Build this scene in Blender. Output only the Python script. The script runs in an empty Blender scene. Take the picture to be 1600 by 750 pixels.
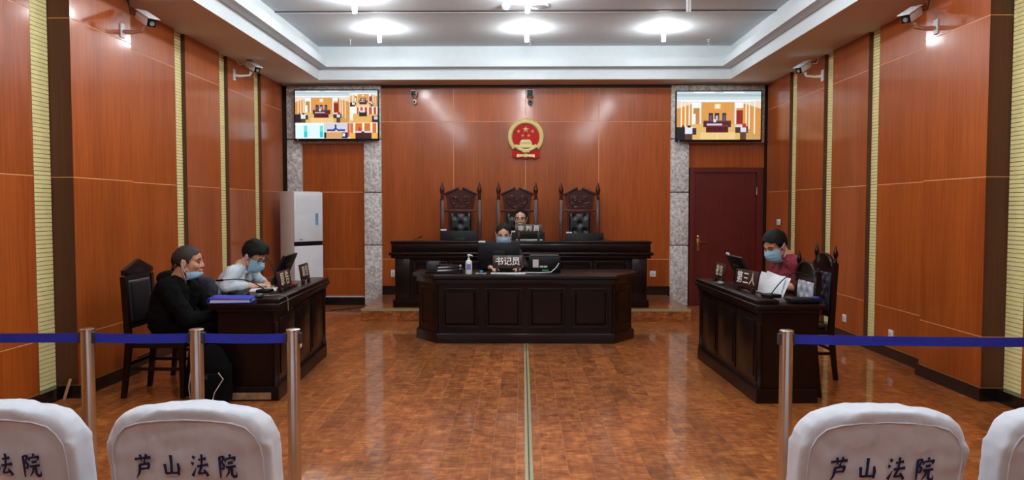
import bpy, bmesh, math, random
import numpy as np
from mathutils import Vector, Matrix, Euler, noise
random.seed(7)
PI = math.pi
SC = bpy.context.scene
COL = SC.collection

# ------------------------------------------------------------------ camera, world, exposure
F_PX, CX, CY, EYE = 1160.0, 800.0, 375.0, 1.5
PITCH, YAW = math.atan2(50, F_PX), math.atan2(15, F_PX)
cam_d = bpy.data.cameras.new('camera'); cam = bpy.data.objects.new('camera', cam_d); COL.objects.link(cam)
cam_d.sensor_width = 36.0; cam_d.lens = F_PX / 1600 * 36.0; cam_d.clip_start = 0.05
cam.location = (0, 0, EYE); cam.rotation_euler = (PI / 2 - PITCH, 0, YAW)
SC.camera = cam
CAMR = Euler((PI / 2 - PITCH, 0, YAW)).to_matrix()
def at(px, py, Y):
    """pixel -> world point on the plane y = Y"""
    d = CAMR @ Vector(((px - CX) / F_PX, -(py - CY) / F_PX, -1.0))
    return Vector((d.x * Y / d.y, Y, EYE + d.z * Y / d.y))
w = bpy.data.worlds.new('world'); SC.world = w; w.use_nodes = True
w.node_tree.nodes['Background'].inputs[0].default_value = (0.5, 0.55, 0.6, 1)
w.node_tree.nodes['Background'].inputs[1].default_value = 0.05
SC.view_settings.view_transform = 'Standard'; SC.view_settings.look = 'None'
SC.view_settings.gamma = 1.0; SC.view_settings.use_curve_mapping = False
SC.view_settings.exposure = 0.0
LAMP_W = 42.0           # watts of each ceiling lamp
TUBE_E = 22.0

# ------------------------------------------------------------------ helpers
def lin(c):
    return tuple(((v / 255) / 12.92 if v / 255 <= 0.04045 else (((v / 255) + 0.055) / 1.055) ** 2.4) for v in c)
def col4(c): return (*lin(c), 1.0)

class B:
    """collects shapes in one bmesh"""
    def __init__(s): s.bm = bmesh.new(); s.mi = 0
    def _add(s, verts, faces, M=None):
        vs = [s.bm.verts.new((M @ Vector(v)) if M is not None else v) for v in verts]
        out = []
        for f in faces:
            try:
                fc = s.bm.faces.new([vs[i] for i in f]); fc.material_index = s.mi; out.append(fc)
            except ValueError: pass
        return vs, out
    def box(s, c, d, M=None, bevel=0.0, rz=0.0):
        hx, hy, hz = d[0] / 2, d[1] / 2, d[2] / 2
        T = Matrix.Translation(c) @ Matrix.Rotation(rz, 4, 'Z')
        if M is not None: T = M @ T
        vv = [(x, y, z) for x in (-hx, hx) for y in (-hy, hy) for z in (-hz, hz)]
        ff = [(0, 1, 3, 2), (4, 6, 7, 5), (0, 4, 5, 1), (2, 3, 7, 6), (0, 2, 6, 4), (1, 5, 7, 3)]
        vs, fs = s._add(vv, ff, T)
        if bevel > 0:
            es = list({e for f in fs for e in f.edges})
            bmesh.ops.bevel(s.bm, geom=es, offset=bevel, segments=2, profile=0.5, affect='EDGES', material=s.mi)
        return s
    def span(s, x0, x1, y0, y1, z0, z1, M=None, bevel=0.0):
        return s.box(((x0 + x1) / 2, (y0 + y1) / 2, (z0 + z1) / 2), (abs(x1 - x0), abs(y1 - y0), abs(z1 - z0)), M, bevel)
    def loft(s, rings, caps=True, M=None):
        n = len(rings[0]); vv = [p for r in rings for p in r]; ff = []
        for k in range(len(rings) - 1):
            for i in range(n):
                j = (i + 1) % n
                ff.append((k * n + i, k * n + j, (k + 1) * n + j, (k + 1) * n + i))
        if caps:
            ff.append(tuple(reversed(range(n)))); ff.append(tuple((len(rings) - 1) * n + i for i in range(n)))
        s._add(vv, ff, M); return s
    def tube(s, pts, r, seg=8, M=None, caps=True):
        pts = [Vector(p) for p in pts]; rr = r if isinstance(r, (list, tuple)) else [r] * len(pts)
        rings = []; prev = None
        for i, p in enumerate(pts):
            t = (pts[min(i + 1, len(pts) - 1)] - pts[max(i - 1, 0)])
            if t.length < 1e-9: t = Vector((0, 0, 1))
            t.normalize()
            if prev is None:
                a = Vector((0, 0, 1)) if abs(t.z) < 0.9 else Vector((1, 0, 0))
                u = t.cross(a).normalized()
            else:
                u = (prev - t * prev.dot(t))
                u = u.normalized() if u.length > 1e-6 else t.orthogonal().normalized()
            prev = u; v = t.cross(u)
            rings.append([p + (u * math.cos(2 * PI * k / seg) + v * math.sin(2 * PI * k / seg)) * rr[i] for k in range(seg)])
        return s.loft(rings, caps, M)
    def cyl(s, p0, p1, r0, r1=None, seg=16, M=None):
        return s.tube([p0, p1], [r0, r0 if r1 is None else r1], seg, M)
    def lathe(s, prof, c=(0, 0, 0), seg=16, M=None):
        rings = [[(c[0] + r * math.cos(2 * PI * k / seg), c[1] + r * math.sin(2 * PI * k / seg), c[2] + z) for k in range(seg)] for r, z in prof]
        return s.loft(rings, True, M)
    def prism(s, poly, y0, y1, M=None, bevel=0.0):
        """polygon in x,z extruded along y"""
        n = len(poly)
        vv = [(x, y0, z) for x, z in poly] + [(x, y1, z) for x, z in poly]
        ff = [tuple(range(n)), tuple(reversed(range(n, 2 * n)))]
        ff += [(i, i + n, (i + 1) % n + n, (i + 1) % n) for i in range(n)]
        vs, fs = s._add(vv, ff, M)
        if bevel > 0:
            es = list({e for f in fs[:2] for e in f.edges})
            bmesh.ops.bevel(s.bm, geom=es, offset=bevel, segments=2, profile=0.5, affect='EDGES', material=s.mi)
        return s
    def plan(s, poly, z0, z1, bevel=0.0):
        """polygon in x,y extruded along z"""
        n = len(poly)
        vv = [(x, y, z0) for x, y in poly] + [(x, y, z1) for x, y in poly]
        ff = [tuple(reversed(range(n))), tuple(range(n, 2 * n))]
        ff += [(i, (i + 1) % n, (i + 1) % n + n, i + n) for i in range(n)]
        vs, fs = s._add(vv, ff)
        if bevel > 0:
            es = list({e for f in fs[1:2] for e in f.edges})
            bmesh.ops.bevel(s.bm, geom=es, offset=bevel, segments=2, profile=0.5, affect='EDGES', material=s.mi)
        return s
    def ell(s, c, r, M=None, seg=20, rings=12, R=None):
        rr = []
        for k in range(rings + 1):
            a = -PI / 2 + PI * (0.02 + 0.96 * k / rings)
            ring = []
            for i in range(seg):
                t = 2 * PI * i / seg
                p = Vector((r[0] * math.cos(a) * math.cos(t), r[1] * math.cos(a) * math.sin(t), r[2] * math.sin(a)))
                if R is not None: p = R @ p
                ring.append(Vector(c) + p)
            rr.append(ring)
        return s.loft(rr, True, M)
    def cap(s, p0, p1, r0, r1=None, M=None, seg=14):
        """tapered capsule"""
        r1 = r0 if r1 is None else r1
        p0, p1 = Vector(p0), Vector(p1); t = (p1 - p0)
        if t.length < 1e-6: t = Vector((0, 0, 1e-4))
        t.normalize(); pts, rad = [], []
        for a in (-85, -60, -30, 0): pts.append(p0 + t * r0 * math.sin(math.radians(a))); rad.append(r0 * math.cos(math.radians(a)))
        for a in (0, 30, 60, 85): pts.append(p1 + t * r1 * math.sin(math.radians(a))); rad.append(r1 * math.cos(math.radians(a)))
        a = t.orthogonal().normalized(); b = t.cross(a)
        rings = [[p + (a * math.cos(2 * PI * k / seg) + b * math.sin(2 * PI * k / seg)) * q for k in range(seg)] for p, q in zip(pts, rad)]
        return s.loft(rings, True, M)
    def mesh(s, name, mats, smooth=True, angle=38):
        bmesh.ops.recalc_face_normals(s.bm, faces=s.bm.faces)
        me = bpy.data.meshes.new(name); s.bm.to_mesh(me); s.bm.free()
        for m in (mats if isinstance(mats, (list, tuple)) else [mats]): me.materials.append(m)
        if smooth:
            me.polygons.foreach_set('use_smooth', [True] * len(me.polygons)); me.set_sharp_from_angle(angle=math.radians(angle))
        return me
    def obj(s, name, mats, parent=None, smooth=True, angle=38, kind=None, label=None):
        return put(name, s.mesh(name, mats, smooth, angle), parent, kind=kind, label=label)

def put(name, me, parent=None, loc=None, kind=None, label=None):
    o = bpy.data.objects.new(name, me); COL.objects.link(o)
    if parent is not None: o.parent = parent
    if loc is not None: o.location = loc
    if kind: o['kind'] = kind
    if label: o['label'] = label
    return o
def thing(name, label, cat, loc=(0, 0, 0), rz=0.0, group=None):
    o = bpy.data.objects.new(name, None); COL.objects.link(o)
    o.empty_display_size = 0.1; o.location = loc; o.rotation_euler = (0, 0, rz)
    return tag(o, label, cat, group)
def tag(o, label, cat, group=None):
    o['label'] = label; o['category'] = cat
    if group: o['group'] = group
    return o
def dup(root, loc, rz=None, label=None, group=None):
    def cp(o, par):
        c = o.copy(); COL.objects.link(c)
        if par is not None: c.parent = par
        for ch in list(o.children): cp(ch, c)
        return c
    r = cp(root, None); r.location = loc
    if rz is not None: r.rotation_euler = (0, 0, rz)
    if label: r['label'] = label
    if group: r['group'] = group
    return r
def remesh(b, voxel, smooth_it=4, fac=0.5):
    """continuous surface from overlapping shapes"""
    bmesh.ops.recalc_face_normals(b.bm, faces=b.bm.faces)
    me = bpy.data.meshes.new('tmp'); b.bm.to_mesh(me); b.bm.free()
    o = bpy.data.objects.new('tmp', me); COL.objects.link(o)
    m = o.modifiers.new('r', 'REMESH'); m.mode = 'VOXEL'; m.voxel_size = voxel; m.use_smooth_shade = True
    if smooth_it:
        sm = o.modifiers.new('s', 'SMOOTH'); sm.factor = fac; sm.iterations = smooth_it
    dg = bpy.context.evaluated_depsgraph_get()
    out = bpy.data.meshes.new_from_object(o.evaluated_get(dg))
    bpy.data.objects.remove(o); bpy.data.meshes.remove(me)
    out.materials.clear()
    return out
def wrinkle(me, amp, scale, seed=0, stretch=(1, 1, 1)):
    n = len(me.vertices); co = np.empty(n * 3); no = np.empty(n * 3)
    me.vertices.foreach_get('co', co); me.vertex_normals.foreach_get('vector', no)
    co = co.reshape(-1, 3); no = no.reshape(-1, 3)
    for i in range(n):
        p = Vector((co[i][0] * stretch[0], co[i][1] * stretch[1], co[i][2] * stretch[2])) * scale + Vector((seed, seed * 1.7, 0))
        co[i] += no[i] * amp * (noise.noise(p) + 0.5 * noise.noise(p * 2.1))
    me.vertices.foreach_set('co', co.reshape(-1)); me.update()

# ------------------------------------------------------------------ materials
def new_mat(name):
    m = bpy.data.materials.new(name); m.use_nodes = True
    nt = m.node_tree; return m, nt, nt.nodes['Principled BSDF'], nt.nodes.new, nt.links.new
def simple(name, c, rough=0.5, metal=0.0, spec=0.5, coat=0.0, var=0.06, scale=14.0, bump=0.0, bscale=120.0, stretch=(1, 1, 1), coat_r=0.1, sheen=0.0, trans=0.0):
    """colour with a little procedural variation and relief"""
    m, nt, bs, N, L = new_mat(name)
    tc = N('ShaderNodeTexCoord'); mp = N('ShaderNodeMapping'); mp.inputs['Scale'].default_value = stretch
    L(tc.outputs['Object'], mp.inputs['Vector'])
    nz = N('ShaderNodeTexNoise'); nz.inputs['Scale'].default_value = scale; nz.inputs['Detail'].default_value = 3
    L(mp.outputs[0], nz.inputs['Vector'])
    rp = N('ShaderNodeValToRGB'); k = lin(c)
    rp.color_ramp.elements[0].position = 0.3; rp.color_ramp.elements[1].position = 0.7
    rp.color_ramp.elements[0].color = (*[v * (1 - var) for v in k], 1); rp.color_ramp.elements[1].color = (*[min(1, v * (1 + var)) for v in k], 1)
    L(nz.outputs['Fac'], rp.inputs[0]); L(rp.outputs[0], bs.inputs['Base Color'])
    bs.inputs['Roughness'].default_value = rough; bs.inputs['Metallic'].default_value = metal
    bs.inputs['Specular IOR Level'].default_value = spec; bs.inputs['Coat Weight'].default_value = coat; bs.inputs['Coat Roughness'].default_value = coat_r
    if sheen: bs.inputs['Sheen Weight'].default_value = sheen
    if trans: bs.inputs['Transmission Weight'].default_value = trans
    if bump:
        n2 = N('ShaderNodeTexNoise'); n2.inputs['Scale'].default_value = bscale; L(mp.outputs[0], n2.inputs['Vector'])
        bp = N('ShaderNodeBump'); bp.inputs['Strength'].default_value = bump; bp.inputs['Distance'].default_value = 0.004
        L(n2.outputs['Fac'], bp.inputs['Height']); L(bp.outputs[0], bs.inputs['Normal'])
    return m
def emit(name, c, e, base=(230, 230, 230)):
    m, nt, bs, N, L = new_mat(name)
    bs.inputs['Base Color'].default_value = col4(base); bs.inputs['Emission Color'].default_value = col4(c); bs.inputs['Emission Strength'].default_value = e
    return m
def wood(name, c1, c2, axis='Z', rough=0.3, coat=0.3, coat_r=0.12, fine=60.0, vari=0.10, wav=0.02, spec=0.5, bump=0.0):
    """veneer with fine grain along one axis, tone varied per board"""
    m, nt, bs, N, L = new_mat(name)
    tc = N('ShaderNodeTexCoord'); oi = N('ShaderNodeObjectInfo'); ge = N('ShaderNodeNewGeometry')
    ad = N('ShaderNodeMath'); ad.operation = 'ADD'; L(oi.outputs['Random'], ad.inputs[0]); L(ge.outputs['Random Per Island'], ad.inputs[1])
    fr = N('ShaderNodeMath'); fr.operation = 'FRACT'; L(ad.outputs[0], fr.inputs[0])
    mu = N('ShaderNodeMath'); mu.operation = 'MULTIPLY'; mu.inputs[1].default_value = 37.0; L(fr.outputs[0], mu.inputs[0])
    va = N('ShaderNodeVectorMath'); va.operation = 'ADD'; L(tc.outputs['Object'], va.inputs[0]); L(mu.outputs[0], va.inputs[1])
    mp = N('ShaderNodeMapping'); L(va.outputs[0], mp.inputs['Vector'])
    mp.inputs['Scale'].default_value = (1, 1, 0.035) if axis == 'Z' else ((1, 0.05, 1) if axis == 'Y' else (0.05, 1, 1))
    n1 = N('ShaderNodeTexNoise'); n1.inputs['Scale'].default_value = fine; n1.inputs['Detail'].default_value = 4; L(mp.outputs[0], n1.inputs['Vector'])
    n2 = N('ShaderNodeTexNoise'); n2.inputs['Scale'].default_value = 3.2; n2.inputs['Detail'].default_value = 3; L(mp.outputs[0], n2.inputs['Vector'])
    mx = N('ShaderNodeMix'); mx.data_type = 'FLOAT'; mx.inputs[0].default_value = 0.45; L(n1.outputs['Fac'], mx.inputs[2]); L(n2.outputs['Fac'], mx.inputs[3])
    rp = N('ShaderNodeValToRGB'); rp.color_ramp.elements[0].position = 0.36; rp.color_ramp.elements[1].position = 0.64
    rp.color_ramp.elements[0].color = col4(c1); rp.color_ramp.elements[1].color = col4(c2); L(mx.outputs[0], rp.inputs[0])
    hs = N('ShaderNodeHueSaturation'); mr = N('ShaderNodeMapRange'); mr.inputs['To Min'].default_value = 1 - vari; mr.inputs['To Max'].default_value = 1 + vari
    L(fr.outputs[0], mr.inputs[0]); L(mr.outputs[0], hs.inputs['Value']); L(rp.outputs[0], hs.inputs['Color']); L(hs.outputs[0], bs.inputs['Base Color'])
    bs.inputs['Roughness'].default_value = rough; bs.inputs['Coat Weight'].default_value = coat; bs.inputs['Coat Roughness'].default_value = coat_r
    bs.inputs['Specular IOR Level'].default_value = spec
    if wav:
        n3 = N('ShaderNodeTexNoise'); n3.inputs['Scale'].default_value = 2.6; n3.inputs['Detail'].default_value = 2; L(tc.outputs['Object'], n3.inputs['Vector'])
        ml = N('ShaderNodeMath'); ml.operation = 'MULTIPLY_ADD'; ml.inputs[1].default_value = 0.04; L(n1.outputs['Fac'], ml.inputs[0]); L(n3.outputs['Fac'], ml.inputs[2])
        bp = N('ShaderNodeBump'); bp.inputs['Strength'].default_value = 1.0; bp.inputs['Distance'].default_value = wav
        L(ml.outputs[0], bp.inputs['Height']); L(bp.outputs[0], bs.inputs['Normal']); L(bp.outputs[0], bs.inputs['Coat Normal'])
    return m

M_PANEL = wood('panel_veneer', (142, 64, 20), (175, 88, 32), 'Z', rough=0.36, spec=0.25, coat=0.38, coat_r=0.13, wav=0.0018)
M_DARK = wood('dark_mahogany', (16, 5, 5), (26, 9, 8), 'X', rough=0.36, spec=0.22, coat=0.22, coat_r=0.12, fine=40, wav=0)
M_DARKV = wood('dark_mahogany_upright', (15, 5, 5), (26, 9, 8), 'Z', rough=0.36, spec=0.22, coat=0.22, coat_r=0.12, fine=40, wav=0)
M_THRONE = wood('red_mahogany', (52, 18, 12), (74, 27, 17), 'Z', rough=0.36, spec=0.25, coat=0.3, coat_r=0.12, fine=40, wav=0)
M_DOOR = wood('door_red_veneer', (88, 18, 14), (104, 25, 18), 'Z', rough=0.4, coat=0.1, fine=40, wav=0)
M_TRIM = wood('door_frame_wood', (120, 52, 22), (140, 64, 28), 'Z', rough=0.38, coat=0.2, fine=40, wav=0)
M_EDGE = wood('dark_edge_veneer', (70, 32, 15), (88, 42, 20), 'Z', rough=0.4, coat=0.1, wav=0)
M_SHADOWGAP = simple('dark_brown_paint', (52, 26, 16), 0.5)
M_JOINT = simple('pale_plank_joint', (186, 138, 96), 0.6)
M_SEAM = simple('cream_seam', (222, 160, 104), 0.6)
M_SLAT = simple('cream_yellow_slat', (236, 226, 160), 0.55, var=0.04)
M_BLACKGAP = simple('dark_backing', (26, 22, 14), 0.8)
M_BASEB = simple('black_baseboard', (20, 17, 17), 0.25, coat=0.3)
M_WHITE = simple('white_plaster', (206, 214, 217), 0.75, var=0.02)
M_CEIL = simple('grey_white_ceiling', (196, 200, 202), 0.8, var=0.02)
M_SOFFIT = simple('soffit_paint', (214, 208, 204), 0.7, var=0.02)
M_STONE = simple('granite_stone', (208, 204, 200), 0.8, var=0.42, scale=30, bump=0.8, bscale=40)
M_BLACKP = simple('black_plastic', (12, 13, 16), 0.42, spec=0.25, var=0.1)
M_DGREY = simple('dark_grey_plastic', (44, 46, 50), 0.45)
M_GREY = simple('grey_plastic', (120, 122, 126), 0.45)
M_WPLAS = simple('white_plastic', (226, 230, 234), 0.35, var=0.02)
M_ACSIDE = simple('ac_side_metal', (206, 200, 198), 0.45, var=0.02)
M_CHROME = simple('polished_steel', (218, 216, 210), 0.27, metal=1.0, var=0.03)
M_BRASS = simple('brass', (206, 168, 100), 0.25, metal=1.0)
M_BELT = simple('navy_belt_webbing', (30, 42, 165), 0.7, bump=0.4, bscale=400)
M_COVER = simple('white_chair_cloth', (212, 218, 228), 0.85, var=0.02, bump=0.15, bscale=500, sheen=0.2)
M_INK = simple('navy_ink', (24, 32, 82), 0.7)
M_LEATHER = simple('black_leather', (22, 24, 28), 0.32, coat=0.2, bump=0.3, bscale=260)
M_LEATHERG = simple('pale_grey_leather', (176, 178, 190), 0.35, coat=0.2, bump=0.3, bscale=260)
M_LEATHERB = simple('blue_black_leather', (52, 56, 72), 0.25, coat=0.3, bump=0.3, bscale=260)
M_GOLD = simple('gold_paint', (228, 210, 140), 0.4, metal=0.0, bump=0.5, bscale=160)
M_RED = simple('emblem_red', (178, 16, 22), 0.45, spec=0.15)
M_PAPER = simple('paper', (226, 228, 232), 0.8, var=0.02)
M_BLUE = simple('blue_folder', (36, 66, 196), 0.35)
M_REDP = simple('red_ink_pad', (186, 42, 40), 0.4)
M_GREEN = simple('green_label', (60, 170, 90), 0.4)
M_TEAL = simple('teal_clip', (60, 140, 170), 0.4)
M_YEL = simple('yellow_plug', (226, 200, 40), 0.4)
M_STRIP = simple('floor_cover_strip', (170, 166, 128), 0.4, metal=0.3)
M_SCUFF = simple('worn_base_board', (146, 112, 82), 0.6, var=0.3, scale=20)
M_SKIN = simple('skin', (196, 142, 112), 0.5, var=0.05)
M_SKIN2 = simple('skin_light', (214, 168, 142), 0.5, var=0.05)
M_HAIR = simple('black_hair', (10, 9, 9), 0.65, spec=0.25, var=0.3, scale=60, bump=0.6, bscale=300)
M_BUZZ = simple('cropped_hair', (46, 38, 36), 0.7, var=0.3, scale=200)
M_MASK = simple('blue_mask_fabric', (150, 190, 216), 0.8, var=0.03)
M_LOOP = simple('white_elastic', (226, 230, 234), 0.7)
M_EYE = simple('eye_dark', (20, 14, 12), 0.2)
M_LIP = simple('lip', (160, 90, 80), 0.5)
M_BLACKCL = simple('black_cotton', (8, 8, 9), 0.9, spec=0.12, bump=0.2, bscale=400)
M_SHIRTW = simple('pale_blue_shirt', (206, 216, 224), 0.8, var=0.03)
M_SHIRTR = simple('wine_red_shirt', (118, 22, 38), 0.8, var=0.06)
M_NAVY = simple('dark_trousers', (24, 25, 32), 0.85)
M_GREYCL = simple('grey_jacket', (44, 48, 58), 0.8)
M_TUBE = emit('lamp_tube_glow', (236, 246, 255), TUBE_E)
M_CERAM = simple('lamp_white', (232, 236, 238), 0.3)

def floor_mat():
    m, nt, bs, N, L = new_mat('laminate_plank')
    tc = N('ShaderNodeTexCoord'); oi = N('ShaderNodeObjectInfo'); ge = N('ShaderNodeNewGeometry')
    ad = N('ShaderNodeMath'); ad.operation = 'ADD'; L(oi.outputs['Random'], ad.inputs[0]); L(ge.outputs['Random Per Island'], ad.inputs[1])
    fr = N('ShaderNodeMath'); fr.operation = 'FRACT'; L(ad.outputs[0], fr.inputs[0])
    mu = N('ShaderNodeMath'); mu.operation = 'MULTIPLY'; mu.inputs[1].default_value = 53.0; L(fr.outputs[0], mu.inputs[0])
    va = N('ShaderNodeVectorMath'); va.operation = 'ADD'; L(tc.outputs['Object'], va.inputs[0]); L(mu.outputs[0], va.inputs[1])
    mp = N('ShaderNodeMapping'); mp.inputs['Scale'].default_value = (1, 0.12, 1); L(va.outputs[0], mp.inputs['Vector'])
    n1 = N('ShaderNodeTexNoise'); n1.inputs['Scale'].default_value = 45; n1.inputs['Detail'].default_value = 5; L(mp.outputs[0], n1.inputs['Vector'])
    n2 = N('ShaderNodeTexNoise'); n2.inputs['Scale'].default_value = 7.5; n2.inputs['Detail'].default_value = 3; n2.inputs['Distortion'].default_value = 1.2; L(va.outputs[0], n2.inputs['Vector'])
    mp2 = N('ShaderNodeMapping'); mp2.inputs['Scale'].default_value = (0.22, 1, 1); mp2.inputs['Rotation'].default_value = (0, 0, 0.35); L(va.outputs[0], mp2.inputs['Vector'])
    n3 = N('ShaderNodeTexNoise'); n3.inputs['Scale'].default_value = 46; n3.inputs['Detail'].default_value = 2; L(mp2.outputs[0], n3.inputs['Vector'])
    mx = N('ShaderNodeMix'); mx.data_type = 'FLOAT'; mx.inputs[0].default_value = 0.68; L(n1.outputs['Fac'], mx.inputs[2]); L(n2.outputs['Fac'], mx.inputs[3])
    mx2 = N('ShaderNodeMix'); mx2.data_type = 'FLOAT'; mx2.inputs[0].default_value = 0.38; L(mx.outputs[0], mx2.inputs[2]); L(n3.outputs['Fac'], mx2.inputs[3])
    rp = N('ShaderNodeValToRGB'); e = rp.color_ramp.elements
    e[0].position = 0.32; e[0].color = col4((92, 45, 18)); e[1].position = 0.66; e[1].color = col4((204, 132, 68))
    k = rp.color_ramp.elements.new(0.5); k.color = col4((156, 87, 40)); L(mx2.outputs[0], rp.inputs[0])
    hs = N('ShaderNodeHueSaturation'); mr = N('ShaderNodeMapRange'); mr.inputs['To Min'].default_value = 0.80; mr.inputs['To Max'].default_value = 1.18
    L(fr.outputs[0], mr.inputs[0]); L(mr.outputs[0], hs.inputs['Value']); L(rp.outputs[0], hs.inputs['Color']); L(hs.outputs[0], bs.inputs['Base Color'])
    bs.inputs['Roughness'].default_value = 0.42; bs.inputs['Specular IOR Level'].default_value = 0.2; bs.inputs['Coat Weight'].default_value = 0.75; bs.inputs['Coat Roughness'].default_value = 0.07
    bp = N('ShaderNodeBump'); bp.inputs['Strength'].default_value = 0.10; bp.inputs['Distance'].default_value = 0.0006
    L(n3.outputs['Fac'], bp.inputs['Height']); L(bp.outputs[0], bs.inputs['Normal']); L(bp.outputs[0], bs.inputs['Coat Normal'])
    return m
M_FLOOR = floor_mat()

# ------------------------------------------------------------------ the room
XC, HW = 0.035, 3.665                 # room centre and half width (face of the wall boards)
YB, YR = 11.40, -4.0                  # back wall, wall behind the camera
ZS, ZC = 3.37, 3.85                   # soffit and tray ceiling
RECESS, COLUMN = 0.045, 0.13

# floor: slab, 300 single planks, the rest joined
floor = B().span(XC - HW - 0.4, XC + HW + 0.4, YR - 0.2, YB + 0.3, -0.12, -0.0015).obj('floor', M_JOINT, smooth=False, kind='structure')
PW, PL = 0.15, 0.92
pm = B(); pm.span(-PW / 2 + 0.0008, PW / 2 - 0.0008, 0.001, PL - 0.001, -0.0015, 0.0, bevel=0.0)
pm = pm.mesh('plank', M_FLOOR, smooth=False)
rest = B(); cand = []
nrow = int(2 * HW / PW) + 1
for r in range(nrow):
    x = XC - HW + PW * (r + 0.5)
    y = YR - random.random() * PL
    while y < YB:
        y0, y1 = max(y, YR), min(y + PL, YB)
        if y0 >= 3.3 and y1 - y0 > PL - 0.01 and abs(x - XC) < HW: cand.append((y0 + 0.15 * abs(x), x, y0))
        elif y1 - y0 > 0.02: rest.span(x - PW / 2 + 0.0008, min(x + PW / 2 - 0.0008, XC + HW + 0.04), y0 + 0.001, y1 - 0.001, -0.0015, 0.0)
        y += PL
cand.sort()
for i, (_, x, y0) in enumerate(cand):
    if i < 300: put('plank', pm, floor, (x, y0, 0))
    else: rest.span(x - PW / 2 + 0.0008, x + PW / 2 - 0.0008, y0 + 0.001, y0 + PL - 0.001, -0.0015, 0.0)
rest.obj('planks_beyond', M_FLOOR, floor, smooth=False, kind='stuff')

# side walls
SEG = [(10.37, 11.28), (9.20, 10.10), (8.04, 8.94), (6.67, 7.79), (4.60, 5.49), (3.43, 4.33), (2.26, 3.16), (1.09, 1.99), (-0.08, 0.82), (-1.25, -0.35), (-2.42, -1.52), (-3.6, -2.7)]
COLY = (5.77, 6.67)
ROWS = [(0.10, 0.50), (0.50, 1.74), (1.74, 2.97), (2.97, ZS)]
def side_wall(sd, nm):
    X = lambda t: XC + sd * (HW - t)               # t = distance in front of the board faces
    wall = B().span(X(-RECESS - 0.02), X(-RECESS - 0.25), YR - 0.2, YB + 0.25, 0, ZS + 0.6).obj('wall_' + nm, M_BLACKGAP, smooth=False, kind='structure')
    for (y0, y1) in SEG:
        k = B(); k.span(X(-0.0015), X(-RECESS - 0.02), y0 + 0.002, y1 - 0.002, 0.02, ZS); k.obj('board_core', M_SEAM, wall, smooth=False)
        for z0, z1 in ROWS:
            B().span(X(0), X(-0.0014), y0, y1, z0 + 0.004, z1 - 0.004).obj('panel', M_PANEL, wall, smooth=False)
        for ys in (y0 - 0.003, y1 + 0.003):
            B().span(X(-0.001), X(-RECESS - 0.02), ys - 0.003, ys + 0.003, 0.05, ZS).obj('edge_board', M_EDGE, wall, smooth=False)
    # the boxed column
    y0, y1 = COLY
    B().span(X(COLUMN - 0.0015), X(-RECESS - 0.02), y0 + 0.0015, y1 - 0.0015, 0.0, ZS).obj('column_core', M_SEAM, wall, smooth=False)
    for z0, z1 in ROWS:
        B().span(X(COLUMN), X(COLUMN - 0.0014), y0, y1, z0 + 0.004, z1 - 0.004).obj('panel', M_PANEL, wall, smooth=False)
        B().span(X(COLUMN - 0.0015), X(-RECESS - 0.02), y0, y0 + 0.0014, z0 + 0.003, z1 - 0.003).obj('panel', M_EDGE, wall, smooth=False)
        B().span(X(COLUMN - 0.0015), X(-RECESS - 0.02), y1 - 0.0014, y1, z0 + 0.003, z1 - 0.003).obj('panel', M_EDGE, wall, smooth=False)
    # slatted strips between the boards
    edges = sorted(SEG + [COLY])
    gaps = [(edges[i][1], edges[i + 1][0]) for i in range(len(edges) - 1)] + [(11.28, YB)]
    for g0, g1 in gaps:
        if g1 - g0 < 0.05: continue
        b = B(); z = 0.1
        while z < ZS - 0.005:
            b.span(X(-RECESS), X(-RECESS - 0.02), g0 + 0.006, g1 - 0.006, z + 0.0022, min(z + 0.0308, ZS)); z += 0.033
        b.obj('slat_strip', M_SLAT, wall, smooth=False, kind='stuff')
    # black skirting, stepping round the column
    bb = B(); bb.span(X(0.02), X(-RECESS - 0.02), YR, COLY[0] - 0.025, 0, 0.10); bb.span(X(0.02), X(-RECESS - 0.02), COLY[1] + 0.025, YB, 0, 0.10)
    bb.span(X(COLUMN + 0.02), X(-RECESS - 0.02), COLY[0] - 0.025, COLY[1] + 0.025, 0, 0.10)
    bb.obj('baseboard_' + nm, M_BASEB, smooth=False, kind='structure')
    return wall
WL = side_wall(-1, 'left'); WR = side_wall(1, 'right')

# back wall
wall_back = B().span(XC - HW - 0.1, XC + HW + 0.1, YB + 0.06, YB + 0.3, 0, ZS + 0.6).obj('wall_back', M_SHADOWGAP, smooth=False, kind='structure')
def bx(px): return at(px, 325, YB).x
def bz(py): return at(800, py, YB).z
xs = [bx(596), bx(709), bx(821), bx(935), bx(1047)]
for i in range(4):
    for z0, z1 in ((0.13, bz(405)), (bz(405), bz(190)), (bz(190), ZS - 0.05)):
        B().span(xs[i] + 0.004, xs[i + 1] - 0.004, YB, YB + 0.0014, z0 + 0.004, z1 - 0.004).obj('panel', M_PANEL, wall_back, smooth=False)
B().span(xs[0], xs[4], YB + 0.0015, YB + 0.07, 0.1, ZS - 0.05).obj('board_core', M_SEAM, wall_back, smooth=False)
B().span(xs[0], xs[4], YB - 0.005, YB + 0.07, ZS - 0.05, ZS).obj('top_trim', M_SHADOWGAP, wall_back, smooth=False)
for z0, z1 in ((0.13, 0.56), (0.56, 1.745), (1.745, ZS)):
    B().span(bx(472), bx(571), YB + 0.03, YB + 0.0314, z0 + 0.004, z1 - 0.004).obj('panel', M_PANEL, wall_back, smooth=False)
B().span(bx(472), bx(571), YB + 0.0315, YB + 0.07, 0.13, ZS).obj('board_core', M_SEAM, wall_back, smooth=False)
DX0, DX1, DZ = bx(1079), bx(1186), bz(268)
B().span(bx(1076), XC + HW, YB + 0.02, YB + 0.07, DZ + 0.06, ZS).obj('panel', M_PANEL, wall_back, smooth=False)
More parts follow.
